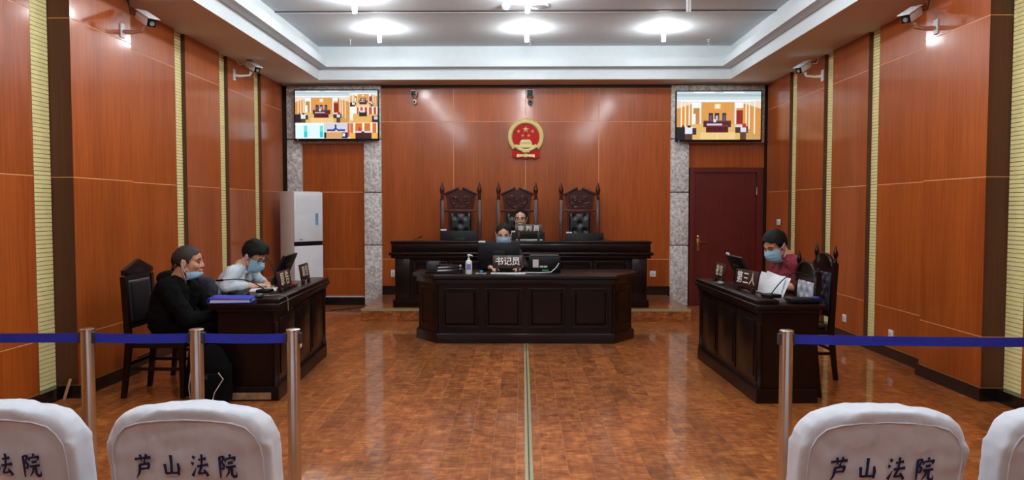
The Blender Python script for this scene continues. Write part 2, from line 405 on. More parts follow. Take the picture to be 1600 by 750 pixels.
def stone_pillar(x0, x1):
    for z0, z1 in ((0.0, 0.93), (0.93, 1.74), (1.74, 2.55), (2.55, ZS)):
        b = B(); b.span(x0, x1, YB - 0.05, YB + 0.07, z0 + 0.006, z1 - 0.006, bevel=0.012); b.obj('stone_block', M_STONE, wall_back)
    B().span(x0 + 0.008, x1 - 0.008, YB - 0.03, YB + 0.06, 0, ZS).obj('mortar_core', M_SHADOWGAP, wall_back, smooth=False)
stone_pillar(XC - HW + 0.04, bx(473)); stone_pillar(bx(570), bx(597)); stone_pillar(bx(1047), bx(1075))
for x0, x1 in ((bx(473) + 0.006, bx(570) - 0.006), (bx(1075) + 0.006, XC + HW - 0.02)):
    B().span(x0, x1, YB - 0.045, YB + 0.02, bz(224), ZS - 0.006, bevel=0.01).obj('stone_lintel', M_STONE, wall_back)
bb = B(); bb.span(bx(473), bx(570), YB, YB + 0.06, 0, 0.12); bb.span(bx(597), bx(1047), YB - 0.02, YB + 0.05, 0, 0.30)
bb.obj('baseboard_back', M_BASEB, smooth=False, kind='structure')
t1 = B(); t1.span(bx(473), bx(570), YB + 0.01, YB + 0.06, 0.121, 0.14); t1.obj('trim_1', M_WHITE, smooth=False, kind='structure')
# wall behind the camera
wf = B().span(XC - HW - 0.1, XC + HW + 0.1, YR - 0.25, YR, 0, ZS + 0.6).obj('wall_front', M_PANEL, smooth=False, kind='structure')

# door
door = B(); door.span(DX0 + 0.05, DX1 - 0.05, YB + 0.005, YB + 0.05, 0.01, DZ - 0.02)
door = door.obj('door_1', M_DOOR, smooth=False, kind='structure')
fr = B(); fr.span(DX0 - 0.02, DX0 + 0.045, YB - 0.03, YB + 0.06, 0, DZ + 0.055); fr.span(DX1 - 0.045, DX1 + 0.05, YB - 0.03, YB + 0.06, 0, DZ + 0.055)
fr.span(DX0 + 0.0455, DX1 - 0.0455, YB - 0.03, YB + 0.06, DZ - 0.015, DZ + 0.055); fr.obj('door_frame', M_DOOR, door, smooth=False)
hz = bz(378); hx = DX0 + 0.12
hb = B(); hb.box((hx, YB - 0.002, hz - 0.02), (0.045, 0.012, 0.24), bevel=0.004); hb.cyl((hx, YB, hz), (hx, YB - 0.05, hz), 0.012)
hb.tube([(hx, YB - 0.05, hz), (hx + 0.06, YB - 0.055, hz + 0.004), (hx + 0.13, YB - 0.05, hz - 0.006)], [0.012, 0.011, 0.008])
hb.ell((hx, YB - 0.01, hz + 0.08), (0.03, 0.015, 0.03)); hb.obj('door_handle', M_BRASS, door)
hg = B()
for z in (0.35, DZ - 0.3): hg.cyl((DX1 - 0.048, YB - 0.036, z - 0.06), (DX1 - 0.048, YB - 0.036, z + 0.06), 0.009)
hg.obj('hinge', M_CHROME, door)

# ceiling with its tray
TX0, TX1, TY0, TY1 = XC - 2.995, XC + 2.995, -2.6, 10.90
ceil = B().span(TX0 - 0.05, TX1 + 0.05, TY0 - 0.05, TY1 + 0.05, ZC, ZC + 0.1).obj('ceiling', M_CEIL, smooth=False, kind='structure')
so = B(); XO0, XO1 = XC - HW - 0.06, XC + HW + 0.06
def ring(b, x0, x1, y0, y1, ox0, ox1, oy0, oy1, z0, z1):
    b.span(ox0, x0, oy0, oy1, z0, z1); b.span(x1, ox1, oy0, oy1, z0, z1); b.span(x0, x1, y1, oy1, z0, z1); b.span(x0, x1, oy0, y0, z0, z1)
ring(so, TX0, TX1, TY0, TY1, XO0, XO1, YR, YB + 0.06, ZS + 0.012, ZC + 0.05); so.obj('tray_walls', M_WHITE, ceil, smooth=False)
so = B(); ring(so, TX0 + 0.001, TX1 - 0.001, TY0 + 0.001, TY1 - 0.001, XO0, XO1, YR, YB + 0.06, ZS, ZS + 0.0118); so.obj('soffit', M_SOFFIT, ceil, smooth=False)
so = B(); LI = 0.15; ring(so, TX0 + LI, TX1 - LI, TY0 + LI, TY1 - LI, TX0, TX1, TY0, TY1, 3.53, 3.645); so.obj('tray_lip', M_WHITE, ceil, smooth=False)
B().span(TX0, TX1, 8.955, 8.985, ZC - 0.008, ZC).obj('ceiling_joint', M_SHADOWGAP, ceil, smooth=False)
B().span(TX0, TX1, 8.99, 9.01, ZC - 0.012, ZC).obj('joint_strip', M_WHITE, ceil, smooth=False)

# platform of the judges' bench
PX0, PX1, PY, PZ = at(564.5, 484, 9.78).x, at(1079.5, 482, 9.78).x, 9.78, 0.165
pf = B().span(PX0 + 0.01, PX1 - 0.01, PY + 0.01, YB - 0.021, 0.0, PZ - 0.014).obj('platform', M_BLACKGAP, smooth=False, kind='structure')
tag(pf, 'low wooden platform step beneath the judges bench', 'platform')
n = 11; dy = (YB - 0.03 - PY) / n
for i in range(n):
    B().span(PX0, PX1, PY + i * dy + 0.001, PY + (i + 1) * dy - 0.001, PZ - 0.014, PZ).obj('plank', M_FLOOR, pf, smooth=False)
B().span(PX0, PX1, PY, PY + 0.0095, 0.001, PZ - 0.03).obj('riser', M_FLOOR, pf, smooth=False)
B().span(PX0, PX0 + 0.0095, PY + 0.01, YB - 0.06, 0.001, PZ - 0.03).obj('riser', M_FLOOR, pf, smooth=False)
B().span(PX1 - 0.0095, PX1, PY + 0.01, YB - 0.06, 0.001, PZ - 0.03).obj('riser', M_FLOOR, pf, smooth=False)
B().span(PX0 - 0.002, PX1 + 0.002, PY - 0.004, PY + 0.012, PZ - 0.03, PZ + 0.003).obj('nosing', M_STRIP, pf, smooth=False)
# cover strip on the floor
s0, s1 = at(822, 540, 8.15), at(826, 750, 4.05)
o = B().plan([(s0.x - 0.024, 8.15), (s0.x + 0.024, 8.15), (s1.x + 0.024, 2.0), (s1.x - 0.024, 2.0)], 0.0, 0.006, bevel=0.003).obj('floor_cover_strip', M_STRIP)
tag(o, 'narrow pale metal cover strip running along the middle of the wooden floor', 'floor strip')
gv = B(); gv.plan([(s0.x - 0.004, 8.14), (s0.x + 0.004, 8.14), (s1.x + 0.004, 2.01), (s1.x - 0.004, 2.01)], 0.006, 0.0075); gv.obj('groove', M_SHADOWGAP, o, smooth=False)
# ==SECTION2==
# ------------------------------------------------------------------ ceiling fittings
def ceiling_lamp(x, y, lit, label, group):
    t = thing('ceiling_lamp', label, 'ceiling lamp', (x, y, ZC), 0, group)
    B().lathe([(0.060, -0.001), (0.105, -0.001), (0.108, -0.006), (0.085, -0.014), (0.060, -0.012)], seg=24).obj('trim_ring', M_CERAM, t)
    B().lathe([(0.030, 0.0), (0.032, -0.035), (0.024, -0.045)], seg=16).obj('lamp_holder', M_CERAM, t)
    for k in range(3):
        a = 2 * PI * k / 3 + 0.4; cx, cy = 0.017 * math.cos(a), 0.017 * math.sin(a)
        ux, uy = -0.011 * math.sin(a), 0.011 * math.cos(a)
        B().tube([(cx + ux, cy + uy, -0.045), (cx + ux, cy + uy, -0.165), (cx + ux * .6, cy + uy * .6, -0.178), (cx - ux * .6, cy - uy * .6, -0.178), (cx - ux, cy - uy, -0.165), (cx - ux, cy - uy, -0.045)], 0.0075, 8).obj('tube', M_TUBE if lit else M_CERAM, t)
    if lit:
        ld = bpy.data.lights.new('lamp_light', 'POINT'); ld.energy = LAMP_W; ld.color = (0.90, 0.96, 1.0); ld.shadow_soft_size = 0.045
        lo = bpy.data.objects.new('lamp_light', ld); COL.objects.link(lo); lo.parent = t; lo.location = (0, 0, -0.16)
    return t
lx = [at(593, 48, 9.8).x, at(823, 48, 9.8).x, at(1037, 48, 9.8).x]
G = 'compact fluorescent lamps on the tray ceiling'
for r in range(8):
    y = 9.8 - 1.45 * r
    for i in range(3):
        lit = not (r == 1 and i == 2)
        if r == 0: lb = ['glowing tube lamp on the tray ceiling above the left screen side', 'glowing tube lamp on the tray ceiling in line with the emblem', 'glowing tube lamp on the tray ceiling on the door side'][i]
        elif not lit: lb = 'unlit fluorescent tube lamp on the tray ceiling' if r == 1 else 'unlit fluorescent tube lamp on the tray ceiling over the public seats'
        elif r == 1: lb = ['glowing tube lamp beyond the ceiling joint, over the plaintiff desk side', 'glowing tube lamp beyond the ceiling joint, beside the smoke detector'][i]
        else: lb = 'glowing tube lamp on the tray ceiling ahead of the ceiling joint, towards the public seats'
        ceiling_lamp(lx[i], y, lit, lb, G)
def on_ceiling(px, py): 
    d = CAMR @ Vector(((px - CX) / F_PX, -(py - CY) / F_PX, -1.0)); k = (ZC - EYE) / d.z
    return Vector((d.x * k, d.y * k, ZC))
p = on_ceiling(790, 8)
t = thing('smoke_detector', 'small white smoke detector on the tray ceiling', 'smoke detector', p)
B().lathe([(0.05, 0), (0.052, -0.02), (0.045, -0.024)], seg=20).obj('base', M_WPLAS, t); B().lathe([(0.038, -0.024), (0.04, -0.045), (0.025, -0.055)], seg=20).obj('sensor_head', M_WPLAS, t)
p = on_ceiling(843, 8)
t = thing('ceiling_speaker', 'round white speaker disc on the tray ceiling beside the smoke detector', 'speaker', p)
B().lathe([(0.115, 0), (0.118, -0.012), (0.10, -0.022)], seg=28).obj('rim', M_WPLAS, t); B().lathe([(0.098, -0.0215), (0.08, -0.03), (0.03, -0.034)], seg=28).obj('grille', M_GREY, t)
for px, lb in ((547, 'small fire sprinkler hanging from the ceiling left of the lamps'), (828, 'small fire sprinkler hanging beside the middle ceiling lamp'), (1107, 'small fire sprinkler hanging from the ceiling on the door side')):
    p = on_ceiling(px, 62)
    t = thing('fire_sprinkler', lb, 'sprinkler', p, 0, 'ceiling sprinklers')
    B().lathe([(0.028, 0), (0.026, -0.006), (0.010, -0.010), (0.009, -0.045)], seg=12).obj('stem', M_CHROME, t); B().lathe([(0.004, -0.045), (0.022, -0.062), (0.022, -0.066)], seg=12).obj('deflector', M_CHROME, t)

# ------------------------------------------------------------------ text
def text_mesh(body, size, mat, bold=0.0):
    c = bpy.data.curves.new('lettering', 'FONT'); c.body = body; c.size = size; c.align_x = 'CENTER'; c.align_y = 'CENTER'; c.extrude = 0.0008; c.offset = bold; c.resolution_u = 3
    o = bpy.data.objects.new('tmp_text', c); COL.objects.link(o)
    dg = bpy.context.evaluated_depsgraph_get(); me = bpy.data.meshes.new_from_object(o.evaluated_get(dg))
    bpy.data.objects.remove(o); me.materials.clear(); me.materials.append(mat)
    return me
M_LETTER = simple('white_lettering', (232, 232, 226), 0.5, var=0.02)
M_LETTER2 = simple('dull_gold_lettering', (206, 192, 168), 0.5, var=0.02)
M_PLATE = wood('plate_wood', (40, 15, 11), (58, 24, 17), 'X', rough=0.4, coat=0.2, wav=0)
def nameplate(label, body, loc, rz, wd, ht, leg=0.035, size=None, mat=None, tilt=0.15):
    """plate faces -y in its own frame"""
    t = thing('name_plate', label, 'name plate', loc, rz, 'desk name plates')
    M = Matrix.Rotation(-tilt, 4, 'X')
    B().box((0, 0, leg + ht / 2), (wd, 0.016, ht), M, bevel=0.003).obj('board', M_PLATE, t)
    for s in (-1, 1): B().box((s * wd * 0.36, 0.0, leg / 2 + 0.004), (0.03, 0.03, leg + 0.012), bevel=0.002).obj('foot', M_PLATE, t)
    if isinstance(body, str): body = [(body, mat or M_LETTER)]
    n = len(body); 
    for i, (ch, m) in enumerate(body):
        me = text_mesh(ch, size or ht * 0.72, m, 0.0008)
        o = put('lettering', me, t)
        x = 0 if n == 1 else (i - (n - 1) / 2) * wd / (n + 0.55)
        o.matrix_local = M @ Matrix.Translation((x, -0.0095, leg + ht / 2)) @ Matrix.Rotation(PI / 2, 4, 'X')
    return t

# ------------------------------------------------------------------ desks
def raised_panel(b, x0, x1, z0, z1, y, M=None, dep=0.018):
    """frame moulding and raised field on a face looking to -y"""
    for (a, c, e, f) in ((x0, x1, z0, z0 + 0.014), (x0, x1, z1 - 0.014, z1), (x0, x0 + 0.014, z0 + 0.014, z1 - 0.014), (x1 - 0.014, x1, z0 + 0.014, z1 - 0.014)):
        b.span(a, c, y - 0.010, y + 0.002, e, f, M, bevel=0.004)
    m = 0.052; 
    fx0, fx1, fz0, fz1 = x0 + m, x1 - m, z0 + m, z1 - m
    g = 0.016
    vv = [(fx0 - g, y, fz0 - g), (fx1 + g, y, fz0 - g), (fx1 + g, y, fz1 + g), (fx0 - g, y, fz1 + g), (fx0, y - dep, fz0), (fx1, y - dep, fz0), (fx1, y - dep, fz1), (fx0, y - dep, fz1)]
    b._add(vv, [(4, 5, 6, 7), (0, 1, 5, 4), (1, 2, 6, 5), (2, 3, 7, 6), (3, 0, 4, 7), (3, 2, 1, 0)], M)

# judges' bench on the platform
bl, br = at(614, 480, 9.93).x, at(1014, 480, 9.93).x
bcx, bw = (bl + br) / 2, br - bl
t = thing('judge_bench', 'long dark wood bench with high moulded front standing on the platform', 'bench', (bcx, 9.93, PZ))
h = bw / 2
B().span(-h, h, 0, 0.48, 0, 0.10, bevel=0.008).obj('plinth', M_DARK, t)
B().span(-h + 0.03, h - 0.03, 0.03, 0.06, 0.10, 0.66).obj('front_board', M_DARKV, t, smooth=False)
for s in (-1, 1):
    B().span(s * (h - 0.03), s * (h - 0.06), 0.061, 0.48, 0.10, 0.66).obj('side_board', M_DARKV, t, smooth=False)
    q = B(); q.span(s * (h - 0.03), s * (h - 0.23), 0.005, 0.029, 0.10, 0.66, bevel=0.006)
    q.obj('pilaster', M_DARKV, t)
    for i in range(6): B().span(s * (h - 0.05) - s * i * 0.028, s * (h - 0.065) - s * i * 0.028, -0.002, 0.0045, 0.19, 0.56, bevel=0.004).obj('flute', M_DARKV, t)
npan = 6; pw = (2 * h - 0.52) / npan
for i in range(npan):
    b = B(); x0 = -h + 0.26 + i * pw; raised_panel(b, x0 + 0.02, x0 + pw - 0.02, 0.14, 0.62, 0.03); b.obj('panel', M_DARK, t)
B().span(-h - 0.02, h + 0.02, -0.03, 0.30, 0.66, 0.70, bevel=0.01).obj('lower_moulding', M_DARK, t)
B().span(-h - 0.05, h + 0.05, -0.06, 0.30, 0.701, 0.745, bevel=0.014).obj('cornice', M_DARK, t)
B().span(-h - 0.015, h + 0.015, -0.02, 0.24, 0.746, 0.862, bevel=0.006).obj('frieze', M_DARK, t)
B().span(-h - 0.03, h + 0.03, -0.035, 0.26, 0.863, 0.892, bevel=0.01).obj('ledge', M_DARK, t)
B().span(-h + 0.0, h - 0.0, 0.301, 0.62, 0.72, 0.755, bevel=0.006).obj('worktop', M_DARK, t)
BENCH_L = PZ + 0.892; BENCH_W = PZ + 0.755

# clerk's desk with canted corners
cl, cr = at(651, 528, 8.55).x, at(990, 528, 8.55).x; fl, frr = at(683, 537, 8.17).x, at(961, 537, 8.17).x
ccx = (cl + cr) / 2; hw, hf = (cr - cl) / 2, (frr - fl) / 2; D1, D2 = 0.36, 0.72
t = thing('clerk_desk', 'dark wood clerk desk with canted corners and raised front panels', 'desk', (ccx, 8.17, 0))
def canted(o, back=D2): return [(-hf - o * 0.5, -o), (hf + o * 0.5, -o), (hw + o, D1 - o * 0.4), (hw + o, back), (-hw - o, back), (-hw - o, D1 - o * 0.4)]
B().plan(canted(0.0), 0, 0.11, bevel=0.012).obj('plinth', M_DARK, t)
B().plan(canted(-0.03), 0.11, 0.72).obj('body', M_DARKV, t, smooth=False)
B().plan(canted(-0.005), 0.66, 0.7195, bevel=0.01).obj('frieze', M_DARK, t)
B().plan(canted(0.035, D2 + 0.03), 0.72, 0.765, bevel=0.012).obj('worktop', M_DARK, t)
pw = 2 * (hf - 0.02) / 4
for i in range(4):
    b = B(); x0 = -hf + 0.02 + i * pw; raised_panel(b, x0 + 0.035, x0 + pw - 0.035, 0.17, 0.61, 0.03); b.obj('panel', M_DARK, t)
for s in (-1, 1):
    ang = math.atan2(D1, s * (hw - hf)); L = math.hypot(D1, hw - hf)
    a = Vector((s * (hf - 0.02), 0.03, 0)) if s > 0 else Vector((-hw + 0.035, D1 + 0.01, 0))
    dirv = Vector((s * (hw - hf), D1, 0)) if s > 0 else Vector((hw - hf, -D1, 0))
    M = Matrix.Translation(a) @ Matrix.Rotation(math.atan2(dirv.y, dirv.x), 4, 'Z')
    b = B(); raised_panel(b, 0.06, L - 0.06, 0.17, 0.61, 0.0, M); b.obj('panel', M_DARK, t)
    for xx in (s * hf - s * 0.0,):
        B().cyl((xx, 0.022, 0.11), (xx, 0.022, 0.66), 0.022, seg=12).obj('corner_bead', M_DARK, t)
CT = 0.765

# the two party desks
def party_desk(label, near, far, sd):
    """near/far: front-face base corners on the floor; sd = side of the room (-1 left)"""
    n, f = Vector(near), Vector(far); L = (f - n).length; ang = math.atan2((f - n).y, (f - n).x) - PI / 2
    t = thing('party_desk', label, 'desk', (n.x, n.y, 0), ang)
    X = lambda v: sd * v                     # distance away from the room's middle
    B().plan([(X(0), 0), (X(0.47), 0), (X(0.47), 0.06), (X(0.06), 0.06), (X(0.06), L - 0.06), (X(0.47), L - 0.06), (X(0.47), L), (X(0), L)], 0, 0.11, bevel=0.006).obj('plinth', M_DARKV, t)
    B().span(X(0.03), X(0.055), 0.03, L - 0.03, 0.11, 0.70).obj('front_board', M_DARKV, t, smooth=False)
    for y in (0.03, L - 0.055): B().span(X(0.056), X(0.47), y, y + 0.025, 0.11, 0.70).obj('end_board', M_DARKV, t, smooth=False)
    pw = (L - 0.14) / 3
    for i in range(3):
        y0 = 0.07 + i * pw; b = B()
        M = Matrix.Rotation(-sd * PI / 2, 4, 'Z')
        # panel faces the room's middle
        b.span(X(0.022), X(0.031), y0 + 0.02, y0 + pw - 0.02, 0.15, 0.66, bevel=0.003)
        b.span(X(0.012), X(0.0215), y0 + 0.055, y0 + pw - 0.055, 0.185, 0.625, bevel=0.004)
        b.obj('panel', M_DARKV, t)
    for y in (0.022, L - 0.022):
        B().lathe([(0.026, 0.11), (0.026, 0.15), (0.019, 0.16), (0.019, 0.60), (0.027, 0.61), (0.022, 0.63), (0.027, 0.65), (0.024, 0.70)], (X(0.026), y, 0), 12).obj('corner_column', M_DARKV, t)
    B().span(X(-0.01), X(0.47), -0.01, L + 0.01, 0.70, 0.725, bevel=0.006).obj('under_moulding', M_DARKV, t)
    B().span(X(-0.03), X(0.52), -0.03, L + 0.03, 0.7255, 0.765, bevel=0.01).obj('worktop', M_DARKV, t)
    B().span(X(-0.02), X(0.16), -0.02, L + 0.02, 0.7655, 0.80, bevel=0.008).obj('front_ledge', M_DARKV, t)
    return t, ang, L
ln, lf = at(436, 630, 5.70), at(511, 558, 7.47); rn, rf = at(1181.6, 633.6, 5.66), at(1090, 562, 7.38)
DL, aL, LL = party_desk('dark wood desk on the air conditioner side with a worn pale base strip', (ln.x, ln.y, 0), (lf.x, lf.y, 0), -1)
DR, aR, LR = party_desk('dark wood desk on the door side where the red-shirted person reads', (rn.x, rn.y, 0), (rf.x, rf.y, 0), 1)
B().span(-0.06, -0.36, -0.006, -0.0005, 0.012, 0.065).obj('worn_strip', M_SCUFF, DL, smooth=False)
so = B(); so.box((-0.0035 + 0.012, 0.62, 0.33), (0.03, 0.06, 0.06), bevel=0.004); so.obj('outlet_box', M_SLAT, DL)
def ondesk(D, v, y, z=0.765):           # v = distance from the desk's front edge towards the sitter
    sd = -1 if D is DL else 1
    M = Matrix.Translation(D.location) @ Matrix.Rotation(D.rotation_euler.z, 4, 'Z')
    return M @ Vector((sd * v, y, z))

# ------------------------------------------------------------------ chairs
def tufted(b, x0, x1, z0, z1, y, dep, cols=2, rows=5, flat=False):
    """padded back looking to -y with button dimples"""
    nx, nz = 24, 40; grid = []; btn = []
    for r in range(rows):
        n = cols if r % 2 == 0 else cols - 1
        for c in range(n):
            btn.append((x0 + (x1 - x0) * (c + 0.5 + (0 if r % 2 == 0 else 0.5)) / cols, z0 + (z1 - z0) * (r + 0.5) / rows))
    vv, ff = [], []
    for j in range(nz + 1):
        for i in range(nx + 1):
            u, v = i / nx, j / nz; x, z = x0 + (x1 - x0) * u, z0 + (z1 - z0) * v
            e = min(1, min(u, 1 - u) * 9) ; g = min(1, min(v, 1 - v) * 12); d = dep * math.sqrt(max(0, 1 - (1 - e) ** 2)) * math.sqrt(max(0, 1 - (1 - g) ** 2))
            if not flat:
                for bx_, bz_ in btn:
                    q = math.hypot(x - bx_, z - bz_); d -= dep * 0.75 * math.exp(-(q / 0.028) ** 2)
            vv.append((x, y - d, z))
    for j in range(nz):
        for i in range(nx):
            a = j * (nx + 1) + i; ff.append((a, a + 1, a + nx + 2, a + nx + 1))
    b._add(vv, ff)
    b.span(x0, x1, y, y + 0.012, z0, z1)
def finial(b, x, y, z, s=1.0):
    b.lathe([(0.022 * s, z), (0.024 * s, z + 0.01), (0.014 * s, z + 0.018), (0.020 * s, z + 0.035 * s), (0.014 * s, z + 0.05 * s), (0.016 * s, z + 0.06 * s), (0.027 * s, z + 0.09 * s), (0.024 * s, z + 0.12 * s), (0.010 * s, z + 0.165 * s), (0.004 * s, z + 0.19 * s)], (x, y, 0), 12)
def throne(label, loc, seat=0.46):
    """faces -y; origin on the platform under the seat's middle; back posts at y=+.25"""
    t = thing('throne_chair', label, 'chair', loc, 0, 'judges high-backed chairs')
    h = 0.275; yb = 0.25
    for s in (-1, 1):
        B().span(s * h - 0.031, s * h + 0.031, yb - 0.026, yb + 0.026, 0, 1.46, bevel=0.006).obj('back_post', M_THRONE, t)
        b = B(); finial(b, s * h, yb, 1.46, 1.35); b.obj('finial', M_THRONE, t)
        B().lathe([(0.03, 0), (0.036, 0.1), (0.026, 0.2), (0.034, 0.38)], (s * h, -0.22, 0), 12).obj('front_leg', M_THRONE, t)
        B().span(s * h - 0.03, s * h + 0.03, -0.25, yb - 0.027, 0.66, 0.70, bevel=0.01).obj('armrest', M_THRONE, t)
        B().cyl((s * h, -0.2, 0.42), (s * h, -0.2, 0.665), 0.022, seg=12).obj('arm_support', M_THRONE, t)
    B().span(-h - 0.03, h + 0.03, -0.26, yb - 0.027, 0.36, 0.42, bevel=0.008).obj('seat_frame', M_THRONE, t)
    B().box((0, -0.02, 0.445), (0.48, 0.44, 0.05), bevel=0.02).obj('seat', M_LEATHER, t)
    B().span(-0.185, -0.155, yb - 0.015, yb + 0.015, 0.5, 1.27).obj('back_stile', M_THRONE, t, smooth=False)
    B().span(0.155, 0.185, yb - 0.015, yb + 0.015, 0.5, 1.27).obj('back_stile', M_THRONE, t, smooth=False)
    B().span(-h + 0.026, h - 0.026, yb - 0.03, yb + 0.02, 1.275, 1.31, bevel=0.006).obj('crest_rail', M_THRONE, t)
    B().span(-h + 0.026, h - 0.026, yb - 0.02, yb + 0.02, 0.46, 0.5, bevel=0.004).obj('lower_rail', M_THRONE, t)
    b = B(); tufted(b, -0.155, 0.155, 0.505, 1.265, yb - 0.005, 0.035, 2, 7); b.obj('back_pad', M_LEATHER, t)
    # carved crest with a broken pediment
    b = B(); b.prism([(-0.19, 1.31), (0.19, 1.31), (0.20, 1.40), (0.225, 1.53), (0.03, 1.632), (0.022, 1.60), (-0.022, 1.60), (-0.03, 1.632), (-0.225, 1.53), (-0.20, 1.40)], yb - 0.012, yb + 0.012); cr = b.obj('crest', M_THRONE, t, smooth=False)
    for s in (-1, 1):
        q = B(); q.prism([(s * 0.24, 1.515), (s * 0.025, 1.625), (s * 0.045, 1.655), (s * 0.25, 1.55)], yb - 0.04, yb + 0.02, bevel=0.004); q.obj('pediment', M_THRONE, cr)
        for (cx, cz, r) in ((0.075, 1.47, 0.045), (0.10, 1.385, 0.03)):
            pts = [(s * (cx + r * (1 - k / 26) * math.cos(k * 0.5)), yb - 0.019, cz + r * (1 - k / 26) * math.sin(k * 0.5)) for k in range(22)]
            B().tube(pts, 0.011, 6).obj('carved_scroll', M_THRONE, cr)
        B().tube([(s * 0.15, yb - 0.014, 1.50), (s * 0.155, yb - 0.015, 1.44), (s * 0.09, yb - 0.016, 1.35), (s * 0.02, yb - 0.015, 1.345)], 0.011, 6).obj('carved_scroll', M_THRONE, cr)
    b = B()
    for k in range(8):
        a = 2 * PI * k / 8; b.ell((0.022 * math.cos(a), yb - 0.013, 1.43 + 0.022 * math.sin(a)), (0.012, 0.008, 0.012), seg=8, rings=6)
    b.ell((0, yb - 0.014, 1.43), (0.012, 0.011, 0.012), seg=8, rings=6); b.obj('carved_rosette', M_THRONE, cr)
    return t
TY = 10.72
throne('tall carved chair with nobody in it, on the air conditioner side of the judge', (at(720, 330, TY + .25).x, TY, PZ))
throne('tall carved chair in which the bespectacled judge sits', (at(808, 330, TY + .25).x, TY, PZ))
throne('tall carved chair with nobody in it, on the door side of the judge', (at(906.5, 330, TY + .25).x, TY + 0.12, PZ))

def side_chair(label, loc, rz, pad, arch=True, fin=True, tuft=True, top=0.95):
    """faces -y; origin under the seat's middle"""
    t = thing('wooden_chair', label, 'chair', loc, rz, 'chairs at the party desks')
    h, yb = 0.205, 0.22
    for s in (-1, 1):
        rings = []
        for z, y, r in ((0, yb + 0.05, 0.017), (0.43, yb, 0.022), (top, yb + 0.03, 0.021)):
            rings.append([(s * h - r, y - r, z), (s * h + r, y - r, z), (s * h + r, y + r, z), (s * h - r, y + r, z)])
        B().loft(rings).obj('back_post', M_DARKV, t, smooth=False)
        if fin:
            b = B(); finial(b, s * h, yb + 0.03, top, 0.8); b.obj('finial', M_DARKV, t)
        rings = [[(s * h - r, -0.20 - r, z), (s * h + r, -0.20 - r, z), (s * h + r, -0.20 + r, z), (s * h - r, -0.20 + r, z)] for z, r in ((0, 0.016), (0.42, 0.023))]
        B().loft(rings).obj('front_leg', M_DARKV, t, smooth=False)
        B().span(s * h - 0.010, s * h + 0.010, -0.18, yb + 0.01, 0.22, 0.245).obj('stretcher', M_DARKV, t, smooth=False)
    B().span(-h + 0.02, h - 0.02, yb - 0.01, yb + 0.01, 0.26, 0.285).obj('stretcher', M_DARKV, t, smooth=False)
    B().span(-h - 0.025, h + 0.025, -0.23, yb - 0.023, 0.40, 0.445, bevel=0.006).obj('seat_frame', M_DARKV, t)
    B().box((0, -0.01, 0.462), (0.40, 0.40, 0.035), bevel=0.015).obj('seat', M_LEATHER, t)
    lean = 0.03 / (top - 0.43)
    back = thing_back = None
    pz1 = top - (0.085 if arch else 0.03)
    B().span(-h + 0.022, h - 0.022, yb - 0.012, yb + 0.012, 0.55, 0.585).obj('back_rail', M_DARKV, t, smooth=False); B().span(-h + 0.022, h - 0.022, yb + 0.012, yb + 0.034, pz1, pz1 + 0.04).obj('back_rail', M_DARKV, t, smooth=False)
    M = Matrix.Rotation(-0.055, 4, 'X')
    b = B(); tufted(b, -h + 0.03, h - 0.03, 0.585, pz1 + 0.005, 0, 0.03, 3, 5, flat=not tuft)
    for v in b.bm.verts: v.co = Vector((v.co.x, v.co.y + yb + 0.002 + (v.co.z - 0.43) * lean, v.co.z))
    b.obj('back_pad', pad, t)
    if arch:
        n = 14; poly = [(-h + 0.022, pz1 + 0.04), (h - 0.022, pz1 + 0.04)] + [((h - 0.022) * math.cos(PI * k / n), top - 0.03 + 0.11 * math.sin(PI * k / n)) for k in range(n + 1)]
        B().prism(poly, yb + 0.014, yb + 0.036, bevel=0.003).obj('crest', M_DARKV, t)
        pts = [((h - 0.035) * math.cos(PI * k / n), yb + 0.012, top - 0.03 + 0.105 * math.sin(PI * k / n)) for k in range(n + 1)]
        B().tube(pts, 0.012, 8).obj('crest_moulding', M_DARKV, t)
    else:
        poly = [(-h - 0.02, pz1 + 0.04), (h + 0.02, pz1 + 0.04), (h + 0.02, top + 0.05), (0, top + 0.13), (-h - 0.02, top + 0.05)]
        B().prism(poly, yb + 0.01, yb + 0.045, bevel=0.005).obj('crest', M_DARKV, t)
    return t
# chairs face the room's middle: left side faces +x, right side faces -x
CH1 = (-2.87, 5.97, 0)
side_chair('gable-topped chair with a smooth black padded back, under the person in black', CH1, PI / 2, M_LEATHER, arch=False, fin=False, tuft=False, top=0.96)
CH2 = (-2.86, 6.78, 0)
side_chair('finial-topped chair under the person in the white shirt', CH2, PI / 2, M_LEATHER)
CH3 = (2.09, 6.07, 0)
side_chair('empty arched chair with a pale grey buttoned back at the end of the desk', CH3, -PI / 2, M_LEATHERG, top=0.99)
CH4 = (2.47, 6.66, 0)
side_chair('arched chair with dark buttoned back under the red-shirted person', CH4, -PI / 2, M_LEATHERB, top=1.02)

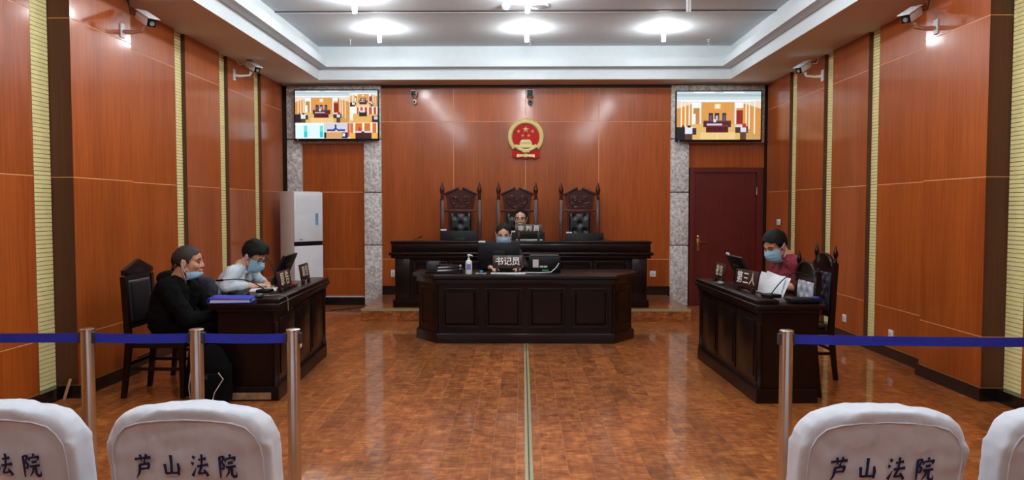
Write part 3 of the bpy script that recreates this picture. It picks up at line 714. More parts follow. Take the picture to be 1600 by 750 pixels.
# ------------------------------------------------------------------ screens, wall fittings
def tv(label, pxc, x0, x1, y0, y1, draw):
    Y = 11.20
    a, c = at(x0, y0, Y), at(x1, y1, Y); cx, cz = (a.x + c.x) / 2, (a.z + c.z) / 2; W, H = c.x - a.x, a.z - c.z
    t = thing('wall_screen', label, 'television', (cx, Y, cz), 0, 'wall screens')
    B().box((0, 0.02, 0), (W, 0.04, H), bevel=0.004).obj('frame', M_BLACKP, t)
    B().box((0, 0.09, 0), (0.4, 0.10, 0.3)).obj('wall_mount', M_BLACKP, t, smooth=False)
    nx, ny = 192, 108; img = np.zeros((ny, nx, 3)); draw(img)
    w2, h2 = W - 0.035, H - 0.05
    vv = [((i / nx - 0.5) * w2, -0.0012, (j / ny - 0.5) * h2 + 0.008) for j in range(ny + 1) for i in range(nx + 1)]
    ff = [(j * (nx + 1) + i, j * (nx + 1) + i + 1, (j + 1) * (nx + 1) + i + 1, (j + 1) * (nx + 1) + i) for j in range(ny) for i in range(nx)]
    me = bpy.data.meshes.new('picture'); me.from_pydata(vv, [], ff)
    ca = me.color_attributes.new('picture', 'FLOAT_COLOR', 'CORNER')
    fl = np.ones((ny, nx, 4, 4)); im = np.clip(img[::-1], 0, 255) / 255.0; fl[..., :3] = (np.where(im <= 0.04045, im / 12.92, ((im + 0.055) / 1.055) ** 2.4))[:, :, None, :]
    ca.data.foreach_set('color', fl.reshape(-1)); me.materials.append(M_SCREEN)
    put('picture', me, t)
    e = B(); e.ell((-W / 2 + 0.05, -0.002, -H / 2 + 0.014), (0.008, 0.003, 0.005), seg=8, rings=6); e.obj('standby_light', M_BLUELED, t)
    return t
def screen_mat():
    m, nt, bs, N, L = new_mat('screen_picture'); a = N('ShaderNodeVertexColor'); a.layer_name = 'picture'
    bs.inputs['Base Color'].default_value = (0.01, 0.01, 0.01, 1); bs.inputs['Roughness'].default_value = 0.25
    L(a.outputs['Color'], bs.inputs['Emission Color']); bs.inputs['Emission Strength'].default_value = 1.0
    return m
M_SCREEN = screen_mat(); M_BLUELED = emit('blue_standby', (60, 90, 255), 2.0)
def R(img, x0, y0, x1, y1, c, a=1.0):
    ny, nx, _ = img.shape; X0, X1, Y0, Y1 = int(round(x0 * nx)), int(round(x1 * nx)), int(round(y0 * ny)), int(round(y1 * ny))
    img[max(0, Y0):max(0, Y1), max(0, X0):max(0, X1)] = img[max(0, Y0):max(0, Y1), max(0, X0):max(0, X1)] * (1 - a) + np.array(c) * a
def court_view(im):
    """a small picture of this very room"""
    R(im, 0, 0, 1, .22, (206, 220, 224)); R(im, 0, .05, 1, .10, (176, 196, 204)); R(im, 0, .17, 1, .21, (246, 250, 250)); R(im, .2, .0, .45, .03, (250, 255, 255)); R(im, .55, .0, .8, .03, (250, 255, 255))
    ny, nx, _ = im.shape
    for i in range(nx):
        u = i / nx
        if u < .19 or u > .79:
            k = (u / .19) if u < .19 else (1 - u) / .21
            top = .19 + .03 * k; bot = 1 - .33 * k
            stripe = any(abs(u - s) < .008 for s in (.05, .10, .145, .18, .825, .86, .92))
            R(im, u, top, u + 1.01 / nx, bot, (250, 240, 214) if stripe else (222, 150, 72)); R(im, u, top, u + 1.01 / nx, top + .14 * (1.2 - k), (246, 240, 236), .75)
            R(im, u, bot, u + 1.01 / nx, 1, (206, 160, 92))
    R(im, .19, .22, .79, .68, (226, 158, 82)); R(im, .18, .23, .29, .68, (236, 234, 230)); R(im, .20, .34, .27, .68, (204, 134, 64)); R(im, .18, .22, .29, .34, (250, 250, 250))
    R(im, .685, .22, .79, .34, (250, 250, 250)); R(im, .685, .33, .71, .68, (240, 238, 234)); R(im, .71, .39, .785, .68, (150, 40, 26)); R(im, .18, .46, .225, .70, (252, 252, 252))
    R(im, .45, .25, .52, .36, (252, 214, 150)); R(im, .465, .27, .505, .34, (255, 240, 220))
    R(im, .19, .68, .79, 1, (226, 184, 112)); R(im, .28, .84, .70, 1, (240, 204, 140)); R(im, .484, .86, .488, 1, (255, 236, 190))
    for x in (.38, .455, .54): R(im, x, .44, x + .05, .62, (58, 44, 62)); R(im, x + .012, .49, x + .038, .60, (96, 92, 130))
    R(im, .465, .50, .49, .60, (190, 190, 200)); R(im, .32, .60, .645, .74, (82, 34, 40)); R(im, .32, .60, .645, .62, (120, 64, 66))
    R(im, .44, .57, .47, .64, (226, 226, 236)); R(im, .36, .67, .54, .71, (206, 206, 226)); R(im, .35, .70, .615, .85, (92, 22, 30)); R(im, .35, .70, .615, .72, (140, 60, 62))
    for k in range(4): R(im, .372 + k * .06, .75, .415 + k * .06, .81, (70, 14, 22))
    R(im, .0, .74, .10, 1, (24, 22, 26)); R(im, .06, .70, .09, .76, (60, 40, 36)); R(im, .10, .73, .20, .89, (226, 232, 244)); R(im, .13, .70, .165, .75, (50, 36, 36)); R(im, .10, .88, .19, 1, (84, 54, 34)); R(im, .19, .76, .235, .90, (60, 40, 40))
    R(im, .70, .70, .83, .84, (226, 220, 230)); R(im, .78, .67, .83, .75, (182, 52, 66)); R(im, .70, .74, .76, .86, (70, 42, 40)); R(im, .755, .84, .83, 1, (92, 60, 42)); R(im, .83, .72, .85, .86, (60, 50, 60))
def draw_right(im): court_view(im); im += np.random.RandomState(3).normal(0, 6, im.shape)
def draw_left(im):
    ny, nx, _ = im.shape
    def sub(x0, y0, x1, y1, fn):
        s = im[int(y0 * ny):int(y1 * ny), int(x0 * nx):int(x1 * nx)]; fn(s)
    sub(0, 0, .665, .67, court_view); sub(.665, 0, 1, .335, court_view)
    def c3(s):
        R(s, 0, 0, 1, 1, (236, 178, 96)); R(s, 0, 0, .26, .45, (255, 250, 236)); R(s, .26, 0, 1, .46, (206, 70, 40))
        for x in (.33, .48, .63, .80, .95): R(s, x, 0, x + .06, .46, (255, 240, 222))
        R(s, 0, .45, .12, .85, (250, 246, 236)); R(s, .34, .30, .62, .62, (34, 22, 24)); R(s, .38, .24, .56, .36, (220, 220, 232)); R(s, .80, .58, 1, .98, (40, 34, 40)); R(s, .88, .62, 1, .8, (196, 206, 226))
    sub(.665, .335, 1, .67, c3)
    def c4(s):
        R(s, 0, 0, 1, 1, (228, 252, 255)); R(s, .30, .2, .42, .92, (110, 226, 226)); R(s, .86, .2, .98, .92, (110, 226, 226)); R(s, .31, .55, .41, .92, (30, 204, 214)); R(s, .87, .55, .97, .92, (30, 204, 214)); R(s, 0, 0, 1, .12, (255, 255, 255))
    sub(0, .67, .345, 1, c4)
    def c5(s):
        R(s, 0, 0, 1, 1, (232, 206, 172)); R(s, 0, 0, 1, .55, (214, 214, 220)); R(s, .13, .42, .45, .54, (30, 40, 150)); R(s, .52, .42, .82, .52, (36, 50, 160)); R(s, .43, .1, .50, .42, (36, 46, 140)); R(s, .38, .36, .54, .44, (36, 46, 140))
        R(s, .10, .62, .72, .98, (222, 164, 110)); R(s, .0, .62, .10, .98, (26, 22, 26)); R(s, .70, .60, .92, .98, (30, 32, 60)); R(s, .72, .66, .82, .86, (222, 232, 250)); R(s, .92, 0, 1, .9, (208, 90, 70))
    sub(.345, .67, .665, 1, c5)
    def c6(s):
        R(s, 0, 0, 1, .65, (214, 116, 40)); R(s, 0, .65, 1, 1, (242, 184, 80))
        for x in (.12, .44, .74, .95): R(s, x, 0, x + .08, .65, (255, 244, 222))
        R(s, .30, .30, .42, .52, (206, 50, 52)); R(s, .22, .52, .80, .64, (216, 218, 230)); R(s, .20, .64, .78, 1, (66, 22, 26)); R(s, .42, .55, .52, .66, (40, 34, 44))
    sub(.665, .67, 1, 1, c6)
    for x0, y0, x1, y1 in ((.663, 0, .667, 1), (0, .667, 1, .673), (.665, .332, 1, .338), (.343, .67, .347, 1)): R(im, x0, y0, x1, y1, (240, 236, 230))
    im += np.random.RandomState(4).normal(0, 6, im.shape)
tv('wall screen split into several camera views above the air conditioner', 0, 459, 592, 140, 220, draw_left)
tv('wall screen showing one full court view above the red door', 0, 1056, 1190, 141.5, 221.5, draw_right)

# round emblem on the back wall
e0 = at(821.5, 217, YB)
em = thing('wall_emblem', 'red and gold round emblem with stars and gate on the back wall', 'emblem', (e0.x, YB, e0.z - 0.0))
S = YB / F_PX         # metres per pixel on the back wall
def arc(r, a0, a1, n, cz=0.0): return [(r * math.cos(a0 + (a1 - a0) * k / n), cz + r * math.sin(a0 + (a1 - a0) * k / n)) for k in range(n + 1)]
RO, RI, EZ = 28.4 * S, 21.0 * S, 2.0 * S
B().prism(arc(RI + 0.01, 0, 2 * PI, 40, EZ)[:-1], -0.035, 0.0).obj('red_disc', M_RED, em)
b = B(); A0, A1 = -0.24 * PI, 1.24 * PI; n = 48
rings = []
for k in range(n + 1):
    a = A0 + (A1 - A0) * k / n; w_ = 1 - 0.12 * (abs(k / n - 0.5) * 2) ** 4
    prof = [(RI, -0.0), (RI, -0.05), ((RI + RO) / 2, -0.075), (RO * w_, -0.05), (RO * w_, -0.0)]
    rings.append([(r * math.cos(a), y, EZ + r * math.sin(a)) for r, y in prof])
b.loft(rings); wr = b.obj('wheat_wreath', M_GOLD, em, angle=60)
g = B()
for k in range(44):
    a = A0 + (A1 - A0) * (k + 0.5) / 44
    for rr, tw in ((RI + (RO - RI) * 0.3, 0.5), (RI + (RO - RI) * 0.72, -0.5)):
        g.ell((rr * math.cos(a), -0.064, EZ + rr * math.sin(a)), (0.020, 0.010, 0.009), seg=8, rings=5, R=Matrix.Rotation(-(a + PI / 2 + (tw if a < PI / 2 else -tw)), 3, 'Y'))
g.obj('wheat_grains', M_GOLD, wr, kind='stuff')
def star(cx, cz, r, rot=0.0):
    poly = []
    for k in range(10):
        a = PI / 2 + rot + k * PI / 5; q = r if k % 2 == 0 else r * 0.40
        poly.append((cx + q * math.cos(a), cz + q * math.sin(a)))
    vv = [(x, -0.036, z) for x, z in poly] + [(cx, -0.058, cz)]
    q = B(); q._add(vv, [(i, (i + 1) % 10, 10) for i in range(10)] + [tuple(range(9, -1, -1))]); q.obj('star', M_GOLD, em, smooth=False)
star(0, 14.0 * S, 5.6 * S)
for cx, cz in ((-11, 11.2), (10.5, 11.2), (-4.6, 4.4), (4.4, 4.4)): star(cx * S, cz * S, 3.4 * S, 0.2 * (1 if cx < 0 else -1))
b = B()
for (x0, x1, z0, z1, dp) in ((-17, 17.5, -14, -9.8, .06), (-9.5, 9.5, -9.8, -7.2, .055), (-9, 9, -7.2, -5.4, .06), (-6.5, 6.5, -5.4, -4.2, .055)): b.span(x0 * S, x1 * S, -dp, -0.03, z0 * S, z1 * S)
b.prism([(-10 * S, -6.6 * S), (10 * S, -6.6 * S), (7.5 * S, -4.0 * S), (-7.5 * S, -4.0 * S)], -0.065, -0.03); b.prism([(-8 * S, -4.0 * S), (8 * S, -4.0 * S), (6.5 * S, -1.6 * S), (-6.5 * S, -1.6 * S)], -0.06, -0.03)
b.obj('gate_tower', M_GOLD, em, smooth=False)
# drape below with its gear wheel and ribbon
rp = [(-20, -13), (-21.5, -27), (-14, -31.5), (-9, -29.5), (-4, -31.5), (0, -30.5), (4, -31.8), (9, -29.8), (14, -31.8), (22, -27.5), (21, -13), (12, -20), (0, -23), (-12, -20)]
B().prism([(x * S, z * S) for x, z in rp], -0.05, 0.0).obj('red_drape', M_RED, em, smooth=False)
pts = arc(RI * 0.98, -0.80 * PI, -0.20 * PI, 22, EZ); B().tube([(x, -0.055, z) for x, z in pts], [0.026] * len(pts), 8).obj('wheat_stalks', M_GOLD, em)
b = B(); gp = []
for k in range(13):
    a = PI * k / 12; r = (6.0 if k % 2 else 5.0) * S; gp.append((r * math.cos(a), -21.5 * S + r * math.sin(a)))
b.prism(gp, -0.075, -0.04); b.obj('gear_wheel', M_GOLD, em, smooth=False)
b = B(); b.prism([(-14 * S, -24 * S), (-14 * S, -29 * S), (-3 * S, -27.5 * S), (0, -29.5 * S), (3 * S, -27.5 * S), (14 * S, -29.5 * S), (14 * S, -24.5 * S), (4 * S, -24.6 * S), (0, -23 * S), (-4 * S, -24.6 * S)], -0.07, -0.045); b.obj('gold_ribbon', M_GOLD, em, smooth=False)

# bullet cameras on the side walls
def bullet_camera(label, px, py, sd, onwall, scale=1.0, plug=False, dark=False):
    """bracket foot on the wall at pixel (px,py); onwall = face distance from the room middle"""
    X = XC + sd * onwall; Y = F_PX * abs(X) / abs(px - 815); z = at(px, py, Y).z
    t = thing('security_camera', label, 'security camera', (X, Y, z), 0, 'wall-mounted security cameras')
    s = -sd
    B().box((s * 0.006, 0, 0), (0.012, 0.06, 0.14 * scale), bevel=0.003).obj('wall_foot', M_WPLAS, t)
    B().tube([(s * 0.012, 0, -0.01), (s * 0.10, 0, -0.015), (s * 0.20 * scale, 0, -0.005), (s * 0.22 * scale, 0, 0.04)], [0.022, 0.016, 0.014, 0.020], 10).obj('arm', M_CHROME if dark else M_WPLAS, t)
    c = Vector((s * 0.235 * scale, 0.0, 0.10)); d = Vector((s * 0.66, -0.52, -0.40)).normalized()     # looks across the public seats
    up = Vector((0, 0, 1)); r_ = d.cross(up).normalized(); u = r_.cross(d)
    M = Matrix.Translation(c) @ Matrix((r_, d, u)).transposed().to_4x4()
    b = B(); b.box((0, 0, 0), (0.085, 0.24, 0.075), M, bevel=0.016); hs = b.obj('housing', M_WPLAS, t)
    b = B(); b.box((0, 0.02, 0.047), (0.105, 0.27, 0.008), M, bevel=0.003); b.obj('sun_shield', M_WPLAS, t)
    b = B(); b.box((0, 0.1215, 0.0), (0.075, 0.006, 0.066), M, bevel=0.002); b.obj('front_glass', M_BLACKP, hs)
    b = B(); b.cyl((0, 0.122, -0.003), (0, 0.134, -0.003), 0.02, seg=14, M=M); b.obj('lens', M_GREY, hs)
    tail = M @ Vector((0, -0.12, 0)); zt = ZS - z
    B().tube([tail, tail + Vector((-s * 0.04, 0.03, 0.01)), Vector((s * 0.05, 0.06, min(0.16, zt * .7))), Vector((s * 0.025, 0.05, zt - 0.002))], 0.006, 6).obj('cable', M_BLACKP if dark else M_WPLAS, t)
    if plug:
        q = tail - (M.to_3x3() @ Vector((0, 0.055, 0))); B().cyl(tail, q, 0.015, 0.012, seg=8).obj('cable_plug', M_YEL, t)
    return t
bullet_camera('security camera with yellow cable plug high on the boxed column of the air conditioner side', 193, 48, -1, HW - COLUMN, 0.9, True, True)
bullet_camera('white security camera high on the wall above the white-shirted person', 367, 117, -1, HW)
bullet_camera('security camera with dark cable high on the boxed column of the door side', 1451, 42, 1, HW - COLUMN, 0.9, False, True)
bullet_camera('white security camera high on the wall near the door', 1279, 118, 1, HW)
def back_camera(label, px, py, big):
    p = at(px, py, YB); zt = ZS - 0.05 - p.z
    t = thing('security_camera', label, 'security camera', (p.x, YB, p.z), 0, 'wall-mounted security cameras')
    B().box((0, -0.02, 0.04), (0.04, 0.04, max(0.10, 0.08)), bevel=0.004).obj('wall_foot', M_WPLAS, t)
    k = 1.25 if big else 1.0
    hb = B(); hb.box((0, -0.085 , 0.05), (0.085 * k, 0.10, 0.085 * k), bevel=0.014); hs = hb.obj('housing', M_WPLAS, t)
    B().box((0, -0.137, 0.045), (0.07 * k, 0.006, 0.068 * k), bevel=0.002).obj('front_glass', M_BLACKP, hs)
    B().cyl((0, -0.08, 0.01), (0.005, -0.06, -0.06), 0.014, seg=10).obj('swivel', M_CHROME, t)
    B().ell((0.005, -0.06, -0.075), (0.032 * k, 0.032, 0.04 * k), seg=14, rings=8).obj('dome', M_WPLAS if not big else M_GREY, t)
    B().ell((0.005, -0.085, -0.08), (0.016 * k, 0.014, 0.018 * k), seg=12, rings=8).obj('lens', M_BLACKP, t)
    B().tube([(0.01, -0.02, 0.08), (0.012, -0.012, max(0.1, zt))], 0.006, 6).obj('cable', M_BLACKP, t)
back_camera('small security camera on the back wall between split screen and emblem', 648, 152, False)
back_camera('larger security camera on the back wall right above the emblem', 828, 152, True)

def plate(name, label, p, w_, h_, axis, cat, sd=0):
    t = thing(name, label, cat, p, 0, 'wall plates')
    if axis == 'Y':
        B().box((0, -0.006, 0), (w_, 0.012, h_), bevel=0.003).obj('cover', M_WPLAS, t); B().box((0, -0.0135, 0), (w_ * .5, 0.003, h_ * .5), bevel=0.001).obj('insert', M_ACSIDE, t)
    else:
        B().box((-sd * 0.006, 0, 0), (0.012, w_, h_), bevel=0.003).obj('cover', M_WPLAS, t); B().box((-sd * 0.0135, 0, 0), (0.003, w_ * .5, h_ * .5), bevel=0.001).obj('insert', M_ACSIDE, t)
p = at(1020, 428, YB); plate('wall_socket', 'white socket on the back wall on the door side of the bench', (p.x, YB, p.z), 0.09, 0.09, 'Y', 'socket')
p = at(614, 427, YB); plate('wall_socket', 'white socket on the back wall on the air conditioner side of the bench', (p.x, YB, p.z), 0.06, 0.11, 'Y', 'socket')
def onwall(px, py, face): 
    X = XC + face; Y = F_PX * abs(X) / abs(px - 815); return at(px, py, Y)
p = onwall(1217, 347, HW); plate('light_switch', 'wide white light switch on the side wall beside the door', p, 0.14, 0.085, 'X', 'switch', 1)
p = onwall(1320, 497, HW); plate('wall_socket', 'white socket low on the wall behind the dark buttoned chair', p, 0.085, 0.085, 'X', 'socket', 1)
p = onwall(1393, 522, HW); plate('wall_socket', 'white socket low on the wall beside the boxed column', p, 0.085, 0.085, 'X', 'socket', 1)

# floor-standing air conditioner
a0 = at(471, 325, 10.80)
ac = thing('air_conditioner', 'tall white floor-standing air conditioner in the corner by the stone pillar', 'air conditioner', (a0.x, 10.80, 0), 0.93)
w_, ht = 0.50, 1.74; Yd = 0.17; Y0 = -0.17
B().span(-w_ / 2, w_ / 2, Y0 + 0.03, Yd, 0.02, ht, bevel=0.012).obj('cabinet', M_ACSIDE, ac)
B().span(-w_ / 2, w_ / 2, Y0, Y0 + 0.0295, 1.015, ht - 0.01, bevel=0.01).obj('upper_front', M_WPLAS, ac)
B().span(-w_ / 2, w_ / 2, Y0, Y0 + 0.0295, 0.06, 0.955, bevel=0.01).obj('lower_front', M_WPLAS, ac)
B().span(-w_ / 2 + 0.01, w_ / 2 - 0.01, Y0 + 0.004, Y0 + 0.0295, 0.96, 1.01).obj('display_band', M_BLACKP, ac, smooth=False)
b = B()
for k in range(9): b.span(-w_ / 2 + 0.03, w_ / 2 - 0.03, Y0 - 0.0045, Y0 + 0.001, 1.42 + 0.03 * k, 1.436 + 0.03 * k)
b.obj('louvre', M_WPLAS, ac, smooth=False)
B().span(0.115, 0.165, Y0 - 0.003, Y0, 1.25, 1.42).obj('energy_label', simple('label_blue', (120, 160, 200), 0.5, var=0.5, scale=60), ac, smooth=False)
B().span(-0.16, -0.12, Y0 - 0.003, Y0, 1.04, 1.055).obj('badge', M_GREY, ac, smooth=False)
B().span(-w_ / 2, w_ / 2, Y0 + 0.02, Yd, 0.0, 0.0195).obj('base', M_DGREY, ac, smooth=False)
# cable on the floor in the corner
pts = [(-2.78, 10.75, 0.008), (-2.62, 10.85, 0.008), (-2.40, 11.12, 0.008), (-2.2, 11.2, 0.008)]
tag(B().tube(pts, 0.008, 6).obj('floor_cable', M_BLACKP), 'black cable lying on the floor in front of the stone pillar', 'cable')
# ==SECTION3==
# ------------------------------------------------------------------ belt barriers
PY_ = 3.62; PH = 0.905
def stanchion(label, px):
    x = at(px, 512, PY_).x
    t = thing('barrier_post', label, 'barrier post', (x, PY_, 0), 0, 'steel barrier posts')
    B().lathe([(0.16, 0), (0.16, 0.01), (0.13, 0.022), (0.05, 0.034), (0.034, 0.045)], seg=32).obj('base', M_CHROME, t)
    B().lathe([(0.0315, 0.03), (0.0315, PH - 0.075)], seg=28).obj('post', M_CHROME, t)
    B().lathe([(0.0325, PH - 0.0745), (0.0325, PH - 0.012), (0.0345, PH - 0.010), (0.0345, PH - 0.002), (0.030, PH)], seg=28).obj('head', M_CHROME, t)
    for s in (-1, 1): B().box((s * 0.035, 0, PH - 0.045), (0.012, 0.03, 0.055), bevel=0.003).obj('belt_clip', M_DGREY, t)
    return x
px_ = [(136, 'steel barrier post beside the slatted strip, holding belts on both sides'), (307, 'steel barrier post in front of the black backpack'), (458, 'steel barrier post in front of the worn desk corner'), (1229, 'lone steel barrier post in front of the door-side desk')]
SX = [stanchion(l, p) for p, l in px_]
def belt(label, x0, x1, sag=0.004):
    b = B(); n = 16; zc = PH - 0.046; h = 0.023
    rings = []
    for k in range(n + 1):
        u = k / n; x = x0 + (x1 - x0) * u; z = zc - sag * 4 * u * (1 - u)
        rings.append([(x, PY_ - 0.0012, z - h), (x, PY_ + 0.0012, z - h), (x, PY_ + 0.0012, z + h), (x, PY_ - 0.0012, z + h)])
    b.loft(rings); tag(b.obj('barrier_belt', M_BELT, smooth=False), label, 'barrier belt', 'navy barrier belts')
e = 0.041
belt('navy belt from the wall-side steel post to the wall with slats', XC - HW + 0.0, SX[0] - e)
belt('navy belt crossing in front of the gable-topped chair', SX[0] + e, SX[1] - e)
belt('navy belt crossing in front of the backpack and desk end', SX[1] + e, SX[2] - e)
belt('navy belt from the lone steel post across to the door-side wall', SX[3] + e, XC + HW, 0.012)

# ------------------------------------------------------------------ public seats in white covers
# brush strokes of the four characters: lists of (x, y, half width) on a 100 grid
GLYPH = {
 'lu': [[(6, 78, 4), (40, 82, 3), (92, 86, 5)], [(36, 98, 5), (40, 84, 4), (42, 68, 2)], [(70, 100, 5), (64, 86, 4), (56, 70, 2)], [(50, 68, 3), (60, 60, 5)],
        [(30, 54, 4), (56, 57, 3), (80, 59, 5), (76, 46, 5), (72, 34, 3)], [(32, 36, 3), (54, 38, 3), (74, 39, 3)], [(30, 56, 5), (29, 36, 5), (22, 16, 4), (6, -4, 1)]],
 'shan': [[(50, 96, 6), (50, 60, 5), (48, 20, 5)], [(14, 58, 6), (17, 36, 5), (18, 16, 5)], [(18, 17, 4), (50, 19, 3), (86, 20, 4)], [(84, 62, 4), (88, 40, 6), (85, 10, 4)]],
 'fa': [[(16, 92, 3), (28, 82, 6)], [(8, 66, 3), (20, 57, 6)], [(10, 6, 6), (18, 18, 4), (34, 44, 1)], [(46, 76, 3), (66, 79, 3), (88, 82, 5)], [(66, 100, 5), (65, 76, 4), (62, 52, 4)],
        [(38, 48, 4), (66, 52, 3), (98, 56, 5)], [(62, 50, 5), (54, 34, 4), (44, 18, 4), (62, 18, 3), (84, 24, 3)], [(72, 34, 3), (86, 18, 5), (94, 6, 5)]],
 'yuan': [[(12, 90, 5), (12, 50, 5), (11, -2, 3)], [(12, 88, 3), (24, 90, 3), (34, 88, 5), (22, 64, 3), (34, 52, 5), (28, 38, 4), (18, 38, 2)], [(64, 100, 3), (70, 90, 6)], [(44, 82, 5), (40, 68, 3)],
          [(44, 81, 3), (70, 84, 3), (94, 86, 5), (86, 70, 2)], [(54, 62, 4), (82, 66, 4)], [(42, 44, 4), (68, 47, 3), (96, 50, 4)], [(62, 46, 5), (56, 22, 4), (36, 0, 1)], [(74, 47, 5), (72, 14, 5), (82, 4, 5), (96, 6, 4), (98, 24, 1)]]}
def stroke(b, pts, sx, sz, x0, z0, yf):
    P = []
    for i in range(len(pts) - 1):
        for k in range(6):
            u = k / 6; P.append([pts[i][j] + (pts[i + 1][j] - pts[i][j]) * u for j in range(3)])
    P.append(list(pts[-1])); top, bot = [], []
    for i, (x, z, w_) in enumerate(P):
        a, c = P[max(i - 1, 0)], P[min(i + 1, len(P) - 1)]; tx, tz = c[0] - a[0], c[1] - a[1]; l = math.hypot(tx, tz) or 1
        nx, nz = -tz / l, tx / l; w_ = w_ * 1.45
        top.append((x + nx * w_, z + nz * w_)); bot.append((x - nx * w_, z - nz * w_))
    n = len(P); vv = []
    for (x, z) in top + bot:
        X, Z = x0 + x * sx, z0 + z * sz; vv.append((X, yf(X, Z), Z))
    b._add(vv, [(i, i + 1, n + i + 1, n + i) for i in range(n - 1)])
def cover_outline(dz=0.0, inset=0.0):
    """half outline of the back: (half width, height)"""
    return [(0.243, 0.40), (0.245, 0.60), (0.246, 0.72), (0.246, 0.80), (0.240, 0.835), (0.222, 0.868), (0.195, 0.892), (0.15, 0.905), (0.08, 0.912), (0.0, 0.915)]
TILT = 0.16
def lean_y(z): return -(z - 0.45) * TILT           # the back leans towards the rows behind
def covered_chair(label, x, y, seed):
    """faces +y; its back is turned to the camera; origin under the backrest"""
    t = thing('covered_chair', label, 'chair', (x, y, 0), 0, 'white-covered public chairs')
    o_ = cover_outline(); poly = [(w_, z) for w_, z in o_] + [(-w_, z) for w_, z in reversed(o_[:-1])]
    b = B(); b.prism(poly, -0.05, 0.05, bevel=0.030)
    for v in b.bm.verts:
        v.co.y *= (0.85 + 0.25 * min(1, max(0, (v.co.z - 0.45) / 0.4)))
        v.co.y += lean_y(v.co.z)
    me = remesh(b, 0.0065, 5); wrinkle(me, 0.0045, 6.5, seed, (1, 1, 1.4)); wrinkle(me, 0.002, 19, seed + 5, (1.8, 1, 0.8)); me.materials.append(M_COVER)
    back = put('back_cover', me, t)
    # stitched seam round the rear face
    pts = []
    for k in range(len(poly)):
        x_, z_ = poly[k]; pts.append((x_ * 0.905, -0.0565 + lean_y(z_ - 0.035), z_ - 0.035))
    B().tube(pts, 0.0022, 6).obj('piping', M_COVER, back)
    bs = B(); bs.span(-0.245, 0.245, -0.02, 0.44, 0.05, 0.46, bevel=0.03); sm = remesh(bs, 0.012, 4); wrinkle(sm, 0.006, 7, seed + 9, (1.6, 1.6, 0.4)); sm.materials.append(M_COVER); put('seat_cover', sm, t)
    for sx in (-1, 1):
        for sy in (0.02, 0.40): B().cyl((sx * 0.21, sy, 0), (sx * 0.21, sy, 0.1), 0.016, seg=10).obj('leg', M_DGREY, t)
    names = ['lu', 'shan', 'fa', 'yuan']
    yf = lambda X, Z: -0.0590 + lean_y(Z)
    for i, g in enumerate(names):
        b = B()
        for st in GLYPH[g]: stroke(b, st, 0.00056, 0.00074, -0.008 + (i - 1.5) * 0.083 - 0.028, 0.700, yf)
        b.obj('lettering', M_INK, t, smooth=False, label='navy brush character')
    return t
CHY = 2.26
cx0 = at(303, 650, 2.2).x; cx1 = at(1372, 650, 2.2).x
covered_chair('white-covered public chair in front of the backpack and its steel post', cx0, CHY, 1.0)
covered_chair('white-covered public chair by the wall with slats on the air conditioner side', cx0 - 0.585, CHY, 5.3)
covered_chair('white-covered public chair beside the lone steel post', cx1, CHY, 9.1)
covered_chair('white-covered public chair by the wall on the door side', cx1 + 0.585, CHY, 12.7)

# ------------------------------------------------------------------ things on the desks
def monitor(label, loc, rz, w_, h_, zc, tilt=0.0, sticker=True, group='desk monitors'):
    """its back looks to -y; zc = height of the panel's middle above the base"""
    t = thing('monitor', label, 'monitor', loc, rz, group)
    M = Matrix.Translation((0, 0, zc)) @ Matrix.Rotation(tilt, 4, 'X')
    b = B(); b.box((0, 0, 0), (w_, 0.022, h_), M, bevel=0.004); sh = b.obj('back_shell', M_BLACKP, t)
    b = B(); b.box((0, -0.019, -0.02 * h_), (w_ * 0.32, 0.016, h_ * 0.42), M, bevel=0.005); b.obj('bulge', M_BLACKP, sh)
    b = B(); b.box((0, 0.0115, 0.004), (w_ - 0.02, 0.002, h_ - 0.03), M); b.obj('screen', M_DGREY, t, smooth=False)
    if sticker:
        b = B(); b.box((-w_ / 2 + 0.045, 0, h_ / 2 + 0.010), (0.08, 0.014, 0.020), M, bevel=0.002); b.obj('clip_label', M_WPLAS, t)
    nk = M @ Vector((0, -0.028, -0.05 * h_))
    B().tube([nk, (0, nk.y - 0.02, max(0.03, zc * 0.5)), (0, nk.y - 0.01, 0.006)], [0.018, 0.018, 0.022], 10).obj('neck', M_BLACKP, t)
    B().box((0, nk.y + 0.02, 0.006), (0.22, 0.16, 0.012), bevel=0.004).obj('base', M_BLACKP, t)
    return t
YM = 10.40
for pxa, pxb, pyt, lb in ((688, 746, 360.5, 'black monitor on the judges bench before the empty chair on the air conditioner side'), (884, 943, 364.5, 'black monitor on the judges bench before the empty chair on the door side'), (798, 851, 363, 'black monitor on the judges bench behind the judge name plate')):
    a, c = at(pxa, pyt, YM), at(pxb, pyt, YM); H = 0.31; zt = a.z
    monitor(lb, ((a.x + c.x) / 2, YM, BENCH_W), 0, c.x - a.x, H, zt - BENCH_W - H / 2, 0.0)
a, c = at(747, 379, 8.72), at(812, 379, 8.72)
monitor('wide black monitor on the clerk desk hiding the clerk', ((a.x + c.x) / 2, 8.72, CT), 0, c.x - a.x, 0.30, a.z - CT - 0.15, 0.0)
